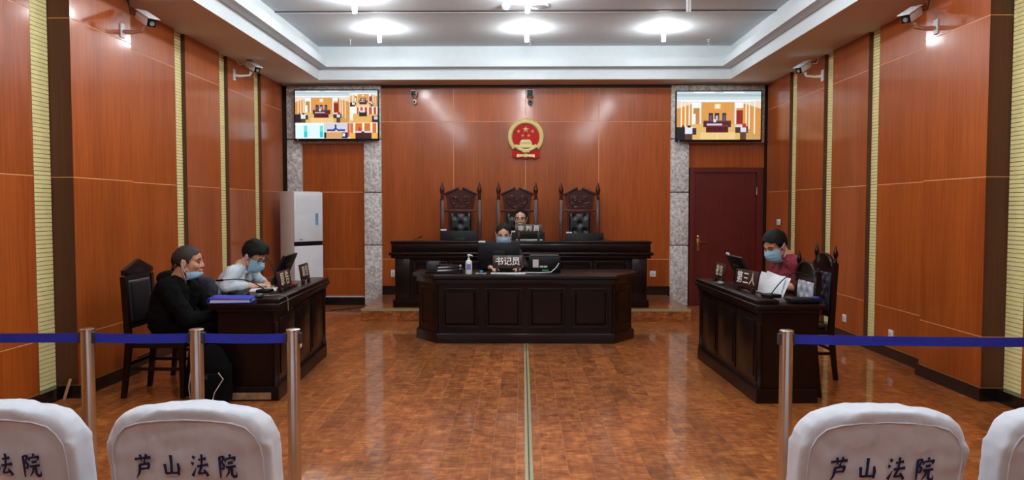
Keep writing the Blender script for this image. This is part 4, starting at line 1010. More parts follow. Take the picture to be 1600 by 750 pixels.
# name plates of judge and clerk
p = at(826, 377, 10.06); nameplate('dark name plate on the high bench before the judge', [('审', M_LETTER2), ('判', M_LETTER2), ('员', M_LETTER)], (p.x, 10.06, BENCH_L), 0, 0.37, 0.125, leg=0.10, size=0.085)
p = at(793, 425, 8.33); nameplate('dark name plate with bold white characters on the clerk desk', [('书', M_LETTER), ('记', M_LETTER), ('员', M_LETTER)], (p.x, 8.36, CT), 0, 0.335, 0.145, leg=0.055, size=0.098)
def sheets(name, label, loc, rz, w_, l_, h_, mat=None, cat='papers', tilt=0.0):
    t = thing(name, label, cat, loc, rz)
    n = 5
    for k in range(n):
        b = B(); M = Matrix.Rotation(tilt, 4, 'X') @ Matrix.Translation((0, 0, h_ * (k + 0.5) / n)) @ Matrix.Rotation(random.uniform(-.05, .05), 4, 'Z')
        b.box((0, 0, 0), (w_, l_, h_ / n * 0.9), M); b.obj('sheet', mat or M_PAPER, t, smooth=False)
    return t
p = at(827, 373, 10.28); sheets('paper_stack', 'white papers on the judges bench under the judge name plate', (p.x, 10.18, BENCH_W if False else BENCH_L), 0, 0.36, 0.10, 0.012)
p = at(794, 426, 8.26); sheets('paper_stack', 'white papers lying on the clerk desk under the clerk name plate', (p.x, 8.24, CT), 0.03, 0.38, 0.10, 0.012)
# files on the clerk desk
p = at(693, 429, 8.36)
t = thing('file_tray', 'black tray piled with folders at the end of the clerk desk', 'file tray', (p.x, 8.42, CT))
B().box((0, 0, 0.012), (0.40, 0.26, 0.022), bevel=0.004).obj('tray', M_BLACKP, t)
B().box((-0.12, 0.02, 0.075), (0.14, 0.20, 0.10), bevel=0.01).obj('file_box', M_DGREY, t)
for k, (dx, rz, z) in enumerate(((0.06, 0.1, 0.032), (0.08, -0.12, 0.050), (0.07, 0.2, 0.068), (0.05, -0.05, 0.086))):
    b = B(); b.box((dx, 0.0, z), (0.26, 0.18, 0.012), Matrix.Rotation(rz * 0.4, 4, 'Z') @ Matrix.Rotation(0.05 * (1 if k % 2 else -1), 4, 'Y'), bevel=0.002); b.obj('folder', [M_PAPER, M_DGREY, M_ACSIDE, M_BLACKP][k], t)
# hand sanitiser
p = at(732.5, 431, 8.24)
t = thing('sanitizer_bottle', 'white pump bottle of hand sanitizer on the clerk desk', 'bottle', (p.x, 8.24, CT))
B().lathe([(0.034, 0), (0.036, 0.006), (0.036, 0.135), (0.028, 0.15), (0.014, 0.155)], seg=20).obj('bottle_body', M_WPLAS, t)
B().lathe([(0.015, 0.155), (0.015, 0.175), (0.006, 0.177), (0.006, 0.205)], seg=14).obj('pump_collar', M_WPLAS, t)
B().tube([(-0.012, 0, 0.208), (0.005, 0, 0.212), (0.035, 0, 0.206), (0.040, 0, 0.196)], [0.010, 0.011, 0.007, 0.005], 8).obj('pump_nozzle', M_WPLAS, t)
b = B(); b.loft([[(0.0365 * math.sin(a), -0.0365 * math.cos(a), z) for a in [k * 0.2 - 0.8 for k in range(9)]] + [(0.0350 * math.sin(a), -0.0350 * math.cos(a), z) for a in [0.8 - k * 0.2 for k in range(9)]] for z in (0.05, 0.115)]); b.obj('bottle_label', simple('bottle_label', (120, 130, 190), 0.5, var=0.4, scale=60), t)
# printer
a, c = at(826, 404, 8.42), at(876, 404, 8.42); W = c.x - a.x
t = thing('printer', 'black boxy printer with small labels and white cable on the clerk desk', 'printer', ((a.x + c.x) / 2, 8.42, CT))
B().box((0, 0.15, 0.09), (W, 0.30, 0.18), bevel=0.012).obj('body', M_BLACKP, t)
B().box((0, 0.15, 0.188), (W - 0.03, 0.27, 0.014), bevel=0.004).obj('lid', M_DGREY, t)
B().box((-W * 0.28, -0.001, 0.105), (0.065, 0.003, 0.09)).obj('sticker', M_ACSIDE, t, smooth=False)
for x_ in (-0.045, 0.0): B().box((x_ + 0.01, -0.001, 0.07), (0.04, 0.003, 0.02)).obj('sticker', M_ACSIDE, t, smooth=False)
B().box((0.01, -0.003, 0.028), (0.075, 0.005, 0.013)).obj('green_tab', M_GREEN, t, smooth=False)
B().tube([(W / 2 - 0.02, -0.006, 0.11), (W / 2 - 0.05, -0.02, 0.06), (W / 2 - 0.11, -0.05, 0.012), (-0.05, -0.06, 0.006), (-W / 2 - 0.05, -0.04, 0.006)], 0.005, 6).obj('cable', M_WPLAS, t)
# clip and loose cable by the bottle
p = at(752, 427, 8.27)
t = thing('desk_clip', 'small teal clip with a looped cable beside the sanitizer bottle', 'clip', (p.x, 8.27, CT))
B().box((0, 0, 0.02), (0.035, 0.03, 0.035), bevel=0.006).obj('clip_body', M_TEAL, t)
B().tube([(0.06 * math.cos(a) - 0.0, -0.03 + 0.045 * math.sin(a), 0.006 + 0.004 * math.sin(3 * a)) for a in [k * 0.4 for k in range(15)]], 0.003, 6).obj('cable_loop', M_WPLAS, t)

# party desks: monitors tilted back, name plates, microphones
def gooseneck(label, base, tip, bend=0.10):
    t = thing('microphone', label, 'microphone', base, 0, 'gooseneck microphones')
    d = Vector(tip); h = Vector((d.x, d.y, 0))
    B().box((0, 0, 0.014), (0.11, 0.13, 0.028), bevel=0.010, rz=math.atan2(h.y, h.x)).obj('foot', M_BLACKP, t)
    pts = []
    for k in range(13):
        u = k / 12; pts.append(Vector((0, 0, 0.026)) * (1 - u) + d * u + Vector((0, 0, bend * math.sin(PI * u) * (1 - 0.35 * u))))
    B().tube(pts, 0.0045, 8).obj('gooseneck', M_BLACKP, t)
    B().cap(pts[-1], pts[-1] + (pts[-1] - pts[-2]).normalized() * 0.05, 0.009, 0.008, seg=10).obj('capsule', M_BLACKP, t)
    return t
q = ondesk(DL, 0.27, 1.22); monitor('tilted black monitor on the desk of the white-shirted person', q, aL + PI / 2 , 0.46, 0.29, 0.17, 0.42, False)
q = ondesk(DR, 0.27, 1.28); monitor('tilted black monitor with white clip on the desk of the red-shirted person', q, aR - PI / 2, 0.44, 0.28, 0.16, 0.42, True)
q = ondesk(DL, 0.09, 0.58, 0.80); nameplate('two-character name plate on the ledge in front of the white-shirted person', [('原', M_LETTER2), ('告', M_LETTER2)], q, aL + PI / 2, 0.38, 0.15, leg=0.02, size=0.12)
q = ondesk(DL, 0.07, 1.22, 0.80); nameplate('name plate on the ledge at the air conditioner end of the desk', [('原', M_LETTER2), ('告', M_LETTER2)], q, aL + PI / 2, 0.30, 0.15, leg=0.03, size=0.105)
q = ondesk(DR, 0.09, 0.58, 0.80); nameplate('three-character name plate on the ledge in front of the propped papers', [('第', M_LETTER), ('三', M_LETTER), ('人', M_LETTER2)], q, aR - PI / 2 + 0.12, 0.42, 0.15, leg=0.03, size=0.11)
q = ondesk(DR, 0.10, 1.38, 0.80); nameplate('two-character name plate on the ledge at the door end of the desk', [('被', M_LETTER2), ('告', M_LETTER2)], q, aR - PI / 2, 0.30, 0.15, leg=0.03, size=0.105)
q = ondesk(DL, 0.22, 0.42, 0.80); gooseneck('bent microphone reaching over the papers of the white-shirted person', q, (-0.36, 0.02, 0.10), 0.05)
q = ondesk(DL, 0.40, 1.50); gooseneck('upright slanting microphone before the air conditioner', q, (-0.20, 0.05, 0.36), 0.03)
q = ondesk(DR, 0.16, 0.16, 0.80); gooseneck('microphone curving over the desk corner towards the empty chair', q, (0.36, 0.10, 0.17), 0.10)
# blue folder and small things on the desk of the white-shirted person
q = ondesk(DL, 0.37, 0.08)
t = thing('ring_binder', 'blue ring binder lying on the near end of the worn desk', 'binder', q, aL + 0.12)
B().box((0, 0, 0.005), (0.32, 0.24, 0.006), bevel=0.002).obj('cover', M_BLUE, t); B().box((0, 0, 0.037), (0.32, 0.24, 0.006), Matrix.Rotation(0.02, 4, 'Y'), bevel=0.002).obj('cover', M_BLUE, t)
B().box((0, 0.004, 0.021), (0.29, 0.222, 0.025)).obj('pages', M_PAPER, t, smooth=False); B().box((-0.158, 0, 0.021), (0.006, 0.24, 0.036), bevel=0.002).obj('spine', M_BLUE, t)
q = ondesk(DL, 0.40, 0.30)
t = thing('desk_telephone', 'low black desk unit behind the blue ring binder', 'desk unit', q, aL)
B().box((0, 0, 0.025), (0.16, 0.14, 0.045), Matrix.Rotation(0.06, 4, 'X'), bevel=0.014).obj('body', M_BLACKP, t); B().box((-0.04, 0, 0.052), (0.05, 0.13, 0.024), bevel=0.010).obj('handset', M_BLACKP, t)
q = ondesk(DL, 0.38, 0.94); sheets('paper_stack', 'white papers being written on by the white-shirted person', q, aL + 0.2, 0.22, 0.30, 0.010)
q = ondesk(DL, 0.12, 0.90, 0.80)
t = thing('ink_pad', 'small red ink pad box on the desk ledge between two name plates', 'ink pad', q, aL); B().box((0, 0, 0.010), (0.09, 0.06, 0.018), bevel=0.003).obj('box', M_DGREY, t); B().box((0, 0, 0.0245), (0.085, 0.055, 0.010), bevel=0.003).obj('lid', M_REDP, t)
q = ondesk(DL, 0.16, 0.06, 0.80)
t = thing('computer_mouse', 'dark computer mouse with trailing cable on the worn desk corner', 'mouse', q, aL)
B().ell((0, 0, 0.016), (0.032, 0.055, 0.02), seg=16, rings=8).obj('shell', M_DGREY, t)
B().tube([(0.03, 0.03, 0.012), (0.12, 0.10, 0.010), (0.166, 0.12, 0.004), (0.190, 0.12, -0.02), (0.194, 0.12, -0.12)], 0.0035, 6).obj('cable', M_GREY, t)
# papers held up at the red-shirted person's desk
q = ondesk(DR, 0.25, 0.50)
t = thing('document_sheaf', 'white typed sheets held upright by the red-shirted person', 'document', (q.x, q.y, q.z), -0.5)
for k, (ry, w_) in enumerate(((-0.55, 0.0), (-0.35, 0.015))):
    M = Matrix.Translation((0.02 * k, 0.012 * k, 0.003)) @ Matrix.Rotation(-0.30, 4, 'X') @ Matrix.Rotation(0.18 + 0.12 * k, 4, 'Y')
    vv, ff = [], []; n = 8
    for j in range(n + 1):
        for i in range(n + 1):
            u, v = i / n, j / n; vv.append((-0.10 + 0.20 * u, 0.03 * math.sin(PI * u) * v + 0.02 * v * v, 0.02 + 0.18 * v))
    for j in range(n):
        for i in range(n):
            a_ = j * (n + 1) + i; ff.append((a_, a_ + 1, a_ + n + 2, a_ + n + 1))
    vv2 = [(x, y + 0.002, z) for x, y, z in vv]; m = len(vv)
    b = B(); b._add(vv + vv2, ff + [tuple(i + m for i in reversed(f)) for f in ff], M); b.obj('sheet', M_PAPER, t)
q = ondesk(DR, 0.38, 0.08)
t = thing('desk_telephone', 'low black desk unit with blue tab on the door-side desk corner', 'desk unit', q, aR)
B().box((0, 0, 0.022), (0.24, 0.13, 0.04), bevel=0.014).obj('body', M_BLACKP, t); B().box((0.09, -0.02, 0.046), (0.04, 0.05, 0.012), bevel=0.004).obj('blue_tab', M_BLUE, t)
q = ondesk(DR, 0.05, 1.14, 0.80)
t = thing('computer_mouse', 'small grey mouse on the ledge between the two door-side name plates', 'mouse', q, aR); B().ell((0, 0, 0.014), (0.03, 0.05, 0.018), seg=16, rings=8).obj('shell', M_GREY, t)
B().tube([(0, 0.05, 0.01), (0.02, 0.10, 0.005), (-0.02, 0.16, 0.005), (0.03, 0.20, 0.005)], 0.003, 6).obj('cable', M_GREY, t)

# backpack on the floor
bk = at(326, 634, 5.52)
t = thing('backpack', 'black backpack with pale piping standing against the desk end', 'backpack', (bk.x, 5.58, 0))
b = B(); b.ell((0, 0, 0.23), (0.155, 0.085, 0.24)); b.box((0, 0, 0.17), (0.29, 0.15, 0.32), bevel=0.04); me = remesh(b, 0.012, 6); wrinkle(me, 0.008, 9, 3.0); me.materials.append(M_BLACKCL); put('bag_body', me, t)
b = B(); b.box((0.0, -0.085, 0.15), (0.22, 0.05, 0.22), bevel=0.022); b.obj('front_pocket', M_BLACKCL, t)
B().tube([(0.10, -0.115, 0.27), (0.13, -0.10, 0.22), (0.07, -0.118, 0.12), (0.05, -0.118, 0.04)], 0.004, 6).obj('piping', M_ACSIDE, t)
B().tube([(-0.148, -0.04, 0.06), (-0.152, -0.05, 0.15), (-0.14, -0.04, 0.26)], 0.004, 6).obj('piping', M_ACSIDE, t)
B().tube([(-0.05, 0.02, 0.455), (-0.03, 0.02, 0.50), (0.03, 0.02, 0.50), (0.05, 0.02, 0.455)], 0.009, 8).obj('carry_loop', M_BLACKCL, t)
B().box((0.0, -0.112, 0.235), (0.03, 0.004, 0.03)).obj('badge', M_DGREY, t, smooth=False)

# ------------------------------------------------------------------ people
def hand(b, wr, d, nrm, side, curl=0.5, L=1.0):
    """palm and five fingers; d = pointing, nrm = back of the hand, side=+1 thumb towards nrm x d"""
    d = Vector(d).normalized(); n = Vector(nrm); n = (n - d * n.dot(d)).normalized(); s = n.cross(d) * side; wr = Vector(wr)
    offs = [0.028, 0.010, -0.009, -0.027]; ln = [0.072, 0.080, 0.074, 0.058]
    for o_, l_ in zip(offs, ln):
        base = wr + d * 0.088 * L + s * o_ * L
        b.cap(wr + d * 0.01 + s * o_ * 0.7, base, 0.0145, 0.0125)
        p_ = base; a = curl * 0.5
        for k, fr_ in enumerate((0.45, 0.31, 0.24)):
            dd = d * math.cos(a) - n * math.sin(a); q_ = p_ + dd * l_ * fr_ * L; b.cap(p_, q_, 0.0092 - 0.0007 * k, 0.0086 - 0.0008 * k, seg=10); p_ = q_; a += curl
    p_ = wr + d * 0.022 + s * 0.024; q_ = wr + d * 0.055 + s * 0.048 - n * 0.012; b.cap(p_, q_, 0.0155, 0.0115)
    r_ = q_ + (d * 0.8 + s * 0.25 - n * 0.35 * curl).normalized() * 0.032; b.cap(q_, r_, 0.0105, 0.0095, seg=10); b.cap(r_, r_ + (d * 0.9 - n * 0.4 * curl).normalized() * 0.024, 0.0095, 0.0078, seg=10)
def head_shapes(b, M):
    b.ell((-0.012, 0, 0.036), (0.097, 0.078, 0.086), M); b.ell((0.028, 0, -0.025), (0.066, 0.066, 0.085), M); b.ell((0.046, 0, -0.094), (0.040, 0.042, 0.030), M)
    b.ell((0.038, 0, 0.035), (0.052, 0.062, 0.058), M)
    for s in (-1, 1):
        b.cap((-0.012, s * 0.056, -0.055), (0.045, s * 0.024, -0.098), 0.022, 0.020, M); b.ell((0.058, s * 0.036, -0.03), (0.032, 0.028, 0.030), M)
        b.cap((0.086, s * 0.010, 0.018), (0.072, s * 0.046, 0.020), 0.012, 0.010, M)
        b.ell((-0.010, s * 0.080, -0.012), (0.020, 0.010, 0.034), M); b.ell((-0.014, s * 0.086, 0.006), (0.018, 0.007, 0.016), M)
        b.ell((0.094, s * 0.010, -0.036), (0.011, 0.010, 0.009), M)
    b.cap((0.090, 0, 0.006), (0.104, 0, -0.030), 0.009, 0.013, M); b.ell((0.090, 0, -0.062), (0.012, 0.024, 0.007), M); b.ell((0.087, 0, -0.074), (0.012, 0.021, 0.008), M)
def hair_shell(name, M, thick, keep, mat, parent, lump=0.004, top=0.0, seed=0.0, fr=0.0):
    b = B(); nu, nv = 64, 40; vv, ff, inn = [], [], []
    def pt(i, j, t_):
        az = 2 * PI * i / nu; el = -PI / 2 + PI * j / nv
        x, y, z = math.cos(el) * math.cos(az), math.cos(el) * math.sin(az), math.sin(el)
        q = 1 + lump * 20 * noise.noise(Vector((x * 3 + seed, y * 3, z * 3)))* 0.1
        g = t_ + (top * max(0, z) ** 1.5 + fr * max(0, x) * max(0, z) if t_ > 0 else 0)
        p_ = Vector((-0.010 + (0.099 + g) * x * q, (0.080 + g) * y * q, 0.034 + (0.088 + g) * z * q))
        return p_, az if az <= PI else az - 2 * PI
    idx = {}
    for j in range(nv + 1):
        for i in range(nu):
            p_, az = pt(i, j, thick); p2, _ = pt(i, j, -0.006); idx[(i, j)] = len(vv); vv.append(p_); inn.append(p2)
    n = len(vv); used = []
    for j in range(nv):
        for i in range(nu):
            q = [idx[(i, j)], idx[((i + 1) % nu, j)], idx[((i + 1) % nu, j + 1)], idx[(i, j + 1)]]
            c_ = sum((vv[k] for k in q), Vector()) / 4
            if keep(abs(math.atan2(c_.y, c_.x + 0.01)), c_.z, c_.x): used.append(tuple(q))
    ec = {}
    for f in used:
        for k in range(4): e_ = (f[k], f[(k + 1) % 4]); ec[e_] = 1
    faces = list(used) + [tuple(n + k for k in reversed(f)) for f in used]
    for (a_, c_) in list(ec):
        if (c_, a_) not in ec: faces.append((c_, a_, n + a_, n + c_))
    vs, fs = b._add(vv + inn, faces, M)
    bmesh.ops.delete(b.bm, geom=[v for v in b.bm.verts if not v.link_faces], context='VERTS')
    return b.obj(name, mat, parent, angle=70)
def keep_short(az, z, x, front=0.082, back=-0.065):
    if az < 0.75: return z > front + 0.012 * math.cos(az * 4)
    if az < 1.15: return z > front - (az - 0.75) / 0.4 * 0.062
    if az < 1.62: return z > 0.018 if az > 1.42 else z > -0.008
    if az < 1.95: return z > 0.012
    return z > back + (0.05 if az < 2.2 else 0)
def face_mask(M, parent, dz=0.0, dx=0.0, sc=1.0):
    b = B(); nu, nv = 24, 16; vv, ff = [], []
    for sh in (0.0, -0.0018):
        for j in range(nv + 1):
            v = j / nv; z = 0.0 - 0.122 * sc * v
            for i in range(nu + 1):
                th = (-1 + 2 * i / nu) * 1.32; bul = math.sin(PI * min(1, v * 0.92 + 0.08)) ** 0.6
                nose = 0.022 * math.exp(-(th / 0.28) ** 2) * math.exp(-((v - 0.25) / 0.35) ** 2)
                rx = 0.076 + 0.030 * bul + nose + sh - 0.012 * max(0, v - 0.75) * 4; ry = 0.078 + 0.008 * bul + sh - 0.018 * v
                vv.append((0.012 + dx + rx * math.cos(th) + 0.0015 * math.cos(v * 26), ry * math.sin(th), z + dz + 0.010 * math.cos(th) - 0.012))
    m = (nu + 1) * (nv + 1)
    for j in range(nv):
        for i in range(nu):
            a_ = j * (nu + 1) + i; f = (a_, a_ + 1, a_ + nu + 2, a_ + nu + 1); ff.append(f); ff.append(tuple(m + k for k in reversed(f)))
    b._add(vv, ff, M); mk = b.obj('face_mask', M_MASK, parent, angle=70)
    for s in (-1, 1):
        e0, e1 = Vector((0.030 + dx, s * 0.079, -0.010 + dz)), Vector((0.030 + dx, s * 0.064, -0.012 - 0.110 * sc + dz)); ear = Vector((-0.030, s * 0.083, -0.005))
        q = B(); q.tube([e0, e0.lerp(ear, .5) + Vector((0, s * 0.008, 0.012)), Vector((-0.018, s * 0.092, 0.024)), ear, Vector((-0.02, s * 0.088, -0.045)), e1.lerp(ear, .4) + Vector((0, s * 0.006, -0.01)), e1], 0.0022, 6, M); q.obj('ear_loop', M_LOOP, mk)
    return mk
def glasses(M, parent, rim=0.0020):
    b = B()
    for s in (-1, 1):
        pts = []
        for k in range(17):
            a = 2 * PI * k / 16; pts.append((0.104 - 0.010 * abs(math.cos(a)) * (1 if s * math.cos(a) > 0 else 0), s * 0.036 + 0.027 * math.copysign(abs(math.cos(a)) ** 0.7, math.cos(a)), 0.000 + 0.018 * math.copysign(abs(math.sin(a)) ** 0.7, math.sin(a))))
        b.tube(pts, rim, 6, M); b.tube([(0.096, s * 0.062, 0.006), (0.04, s * 0.082, 0.010), (-0.03, s * 0.090, 0.006)], rim, 6, M)
    b.tube([(0.105, -0.010, 0.004), (0.108, 0, 0.006), (0.105, 0.010, 0.004)], rim, 6, M); return b.obj('glasses', M_DGREY, parent)
def eyes_brows(M, parent, closed=False):
    for s in (-1, 1):
        b = B(); b.ell((0.0835, s * 0.034, -0.001), (0.008, 0.013, 0.0035 if closed else 0.0055), M, seg=12, rings=8); b.obj('eye', M_EYE, parent)
        b = B(); b.tube([(0.0965, s * 0.014, 0.024), (0.0935, s * 0.034, 0.029), (0.079, s * 0.054, 0.024)], [0.0035, 0.004, 0.002], 6, M); b.obj('eyebrow', M_HAIR, parent)
def person(label, seat, face, J, skin, top, bottom, head_pitch=0.0, head_yaw=0.0, head_roll=0.0, hands=(0.5, 0.5), sleeve=1.0, voxel=0.0048, bulk=1.0, top_name='shirt', top_amp=0.006, hand_dirs=None, HS=1.06):
    """face = heading of the sitter; J = joints as (forward, left, up) from the point under the pelvis"""
    t = thing('person', label, 'person', (seat[0], seat[1], seat[2] if len(seat) > 2 else 0), face, 'people in the room')
    V = lambda k: Vector(J[k]); 
    HM = Matrix.Translation(V('head')) @ Matrix.Rotation(head_yaw, 4, 'Z') @ Matrix.Rotation(head_pitch, 4, 'Y') @ Matrix.Rotation(head_roll, 4, 'X') @ Matrix.Scale(HS, 4)
    b = B(); head_shapes(b, HM)
    b.cap(HM @ Vector((-0.028, 0, -0.045)), V('neck') + Vector((-0.01, 0, -0.02)), 0.054, 0.062)
    sides = {'l': 1, 'r': -1}
    pel, ch, nk = V('pelvis'), V('chest'), V('neck')
    for k, s in sides.items():
        o_ = Vector((0, s, 0))
        b.cap(pel + o_ * 0.07, ch + o_ * 0.07, 0.085, 0.09); b.cap(ch, nk, 0.09, 0.06); b.cap(V('sh_' + k), nk - Vector((0, 0, 0.03)), 0.05, 0.045)
        b.cap(V('sh_' + k), V('el_' + k), 0.046, 0.038); b.cap(V('el_' + k), V('wr_' + k), 0.040, 0.027)
        b.cap(V('hip_' + k), V('kn_' + k), 0.075, 0.052); b.cap(V('kn_' + k), V('an_' + k), 0.050, 0.034); b.cap(pel, V('hip_' + k), 0.09, 0.08)
        b.cap(V('an_' + k) + Vector((-0.02, 0, -0.025)), V('an_' + k) + Vector((0.13, s * 0.02, -0.04)), 0.032, 0.026)
        fd = (V('wr_' + k) - V('el_' + k)).normalized(); dirs = (hand_dirs or {}).get(k, (fd, (0, 0, 1)))
        hand(b, V('wr_' + k) + Vector(dirs[0]).normalized() * 0.01, dirs[0], dirs[1], 1 if k == 'r' else -1, hands[0 if k == 'l' else 1])
    me = remesh(b, voxel, 3, 0.45); me.materials.append(skin); put('body', me, t)
    # upper garment
    b = B(); g = bulk
    for k, s in sides.items():
        o_ = Vector((0, s, 0))
        b.cap(pel + o_ * 0.075 + Vector((0, 0, 0.04)), ch + o_ * 0.085, 0.118 * g, 0.116 * g); b.cap(ch + o_ * 0.06, nk + o_ * 0.03 - Vector((0, 0, 0.045)), 0.10 * g, 0.065)
        b.cap(V('sh_' + k), nk - Vector((0, 0, 0.035)), 0.070 * g, 0.058); b.cap(V('sh_' + k), V('el_' + k), 0.068 * g, 0.054 * g)
        if sleeve > 0.55: b.cap(V('el_' + k), V('el_' + k).lerp(V('wr_' + k), (sleeve - 0.5) * 2 * 0.94), 0.054 * g, 0.042 * g)
    if sleeve <= 0.55:
        b.bm.free(); b = B()
        for k, s in sides.items():
            o_ = Vector((0, s, 0))
            b.cap(pel + o_ * 0.075 + Vector((0, 0, 0.04)), ch + o_ * 0.085, 0.125 * g, 0.116 * g); b.cap(ch + o_ * 0.06, nk + o_ * 0.03 - Vector((0, 0, 0.045)), 0.10 * g, 0.065)
            b.cap(V('sh_' + k), nk - Vector((0, 0, 0.035)), 0.070 * g, 0.058); b.cap(V('sh_' + k), V('sh_' + k).lerp(V('el_' + k), 0.80), 0.070 * g, 0.066 * g)
    me = remesh(b, 0.0075, 5); wrinkle(me, top_amp, 9, 2.0 + seat[0], (1, 1, 1.3)); wrinkle(me, top_amp * 0.4, 24, 4.0); me.materials.append(top); put(top_name, me, t)
    # trousers and shoes
    b = B()
    for k, s in sides.items():
        b.cap(pel + Vector((0, 0, 0.012)), V('hip_' + k) + Vector((0, 0, 0.015)), 0.108, 0.096); b.cap(V('hip_' + k) + Vector((0, 0, 0.012)), V('kn_' + k), 0.092, 0.072); b.cap(V('kn_' + k), V('an_' + k) + Vector((0, 0, 0.03)), 0.070, 0.056)
    me = remesh(b, 0.010, 5); wrinkle(me, 0.006, 9, 7.0); me.materials.append(bottom); put('trousers', me, t)
    for k, s in sides.items():
        a_ = V('an_' + k); b = B(); z0 = a_.z
        b.cap((a_.x - 0.04, a_.y, a_.z - 0.035), (a_.x + 0.15, a_.y + s * 0.02, a_.z - 0.042), 0.046, 0.038); b.cap((a_.x - 0.02, a_.y, a_.z - 0.02), (a_.x - 0.01, a_.y, a_.z + 0.03), 0.045, 0.042)
        for v in b.bm.verts: v.co.z = max(v.co.z, a_.z - 0.08)
        b.obj('shoe', M_BLACKP, t, angle=60)
    return t, HM
def sit(seat=0.47, lean=0.10, head=(0.24, 0, 1.09), knee=0.43, foot=0.40, sh_w=0.19, noff=(-0.05, -0.145), drop=0.085, **kw):
    pz = seat + 0.10; hx, hy, hz_ = head
    nk = Vector((hx + noff[0], hy, hz_ + noff[1])); ch = Vector((nk.x * 0.72, 0, pz + (nk.z - pz) * 0.66))
    J = dict(pelvis=(0, 0, pz), chest=tuple(ch), neck=tuple(nk), head=head)
    for k, s in (('l', 1), ('r', -1)):
        J['sh_' + k] = (nk.x - 0.01, nk.y + s * sh_w, nk.z - drop); J['hip_' + k] = (0.02, s * 0.095, pz - 0.015); J['kn_' + k] = (knee, s * 0.13, seat + 0.035); J['an_' + k] = (foot, s * 0.12, 0.085)
        J['el_' + k] = (nk.x + 0.06, s * (sh_w + 0.05), nk.z - 0.34); J['wr_' + k] = (nk.x + 0.26, s * 0.12, nk.z - 0.33)
    J.update(kw); return J

# person in black, hunched, mask on the chin (heads to +x)
sx, sy = -2.84, 5.93
hd = at(297, 409, sy); J = sit(head=(hd.x - sx - 0.01, 0, hd.z), knee=0.30, foot=0.22, noff=(-0.085, -0.125), drop=0.07, el_r=(0.26, -0.24, 0.62), wr_r=(0.42, -0.10, 0.66), el_l=(0.26, 0.24, 0.62), wr_l=(0.43, 0.06, 0.66))
t, HM = person('person in a black hooded top hunched forward with mask pulled to the chin', (sx, sy, 0), 0.0, J, M_SKIN, M_BLACKCL, M_BLACKCL, head_pitch=0.02, head_yaw=0.10, bulk=1.22, top_name='hooded_top', top_amp=0.010, hands=(0.7, 0.7))
hair_shell('cropped_hair', HM, 0.004, lambda az, z, x: keep_short(az, z, x, 0.064, -0.085), M_BUZZ, t)
face_mask(HM, t, dz=-0.066, dx=-0.030, sc=0.5); eyes_brows(HM, t)
b = B(); nkp = Vector(J['neck']); b.cap(nkp + Vector((-0.09, -0.07, 0.0)), nkp + Vector((-0.10, 0.07, 0.0)), 0.055); b.cap(nkp + Vector((-0.09, -0.07, 0.0)), nkp + Vector((0.03, -0.085, -0.055)), 0.045, 0.03); b.cap(nkp + Vector((-0.09, 0.07, 0.0)), nkp + Vector((0.03, 0.085, -0.055)), 0.045, 0.03)
me = remesh(b, 0.009, 5); wrinkle(me, 0.006, 12, 1.0); me.materials.append(M_BLACKCL); put('hood', me, t)
# person in the white shirt, writing
sx, sy = -2.78, 6.78
hd = at(397, 400, sy); J = sit(head=(hd.x - sx, 0, hd.z), noff=(-0.12, -0.085), drop=0.055, sh_w=0.20, knee=0.40, foot=0.34, el_r=(0.16, -0.27, 0.80), wr_r=(0.36, -0.12, 0.80), el_l=(0.27, 0.26, 0.81), wr_l=(0.42, 0.04, 0.80))
t, HM = person('person in a white shirt with glasses and mask writing at the desk', (sx, sy, 0), 0.0, J, M_SKIN2, M_SHIRTW, M_NAVY, head_pitch=0.50, head_yaw=-0.30, hands=(0.45, 0.75), sleeve=0.86, top_amp=0.007)
hair_shell('hair', HM, 0.016, lambda az, z, x: keep_short(az, z, x, 0.070, -0.060), M_HAIR, t, 0.03, top=0.014, fr=0.03)
face_mask(HM, t); glasses(HM, t); eyes_brows(HM, t, True)
J2 = Vector(J['neck']); b = B(); b.tube([J2 + Vector((0.075 * math.cos(a) , 0.075 * math.sin(a), -0.035 - 0.03 * math.cos(a))) for a in [k * 2 * PI / 20 for k in range(21)]], 0.013, 8); b.obj('collar', M_SHIRTW, t)
# person in red, reading (heads to -x)
sx, sy = 2.52, 6.66
hd = at(1208, 384, sy - 0.02); J = sit(head=(sx - hd.x - 0.02, 0.02, hd.z), noff=(-0.11, -0.095), drop=0.05, sh_w=0.21, knee=0.40, foot=0.34, el_l=(0.10, 0.25, 0.80), wr_l=(0.34, 0.14, 0.85), el_r=(0.16, -0.25, 0.80), wr_r=(0.40, -0.06, 0.84))
t, HM = person('person in a wine red shirt with mask reading papers', (sx, sy, 0), PI, J, M_SKIN, M_SHIRTR, M_NAVY, head_pitch=0.40, head_yaw=0.45, hands=(0.8, 0.7), sleeve=0.5, bulk=1.12, top_amp=0.007)
hair_shell('hair', HM, 0.011, lambda az, z, x: keep_short(az, z, x, 0.068, -0.060), M_HAIR, t, 0.02, top=0.006, fr=0.012)
face_mask(HM, t); eyes_brows(HM, t, True)
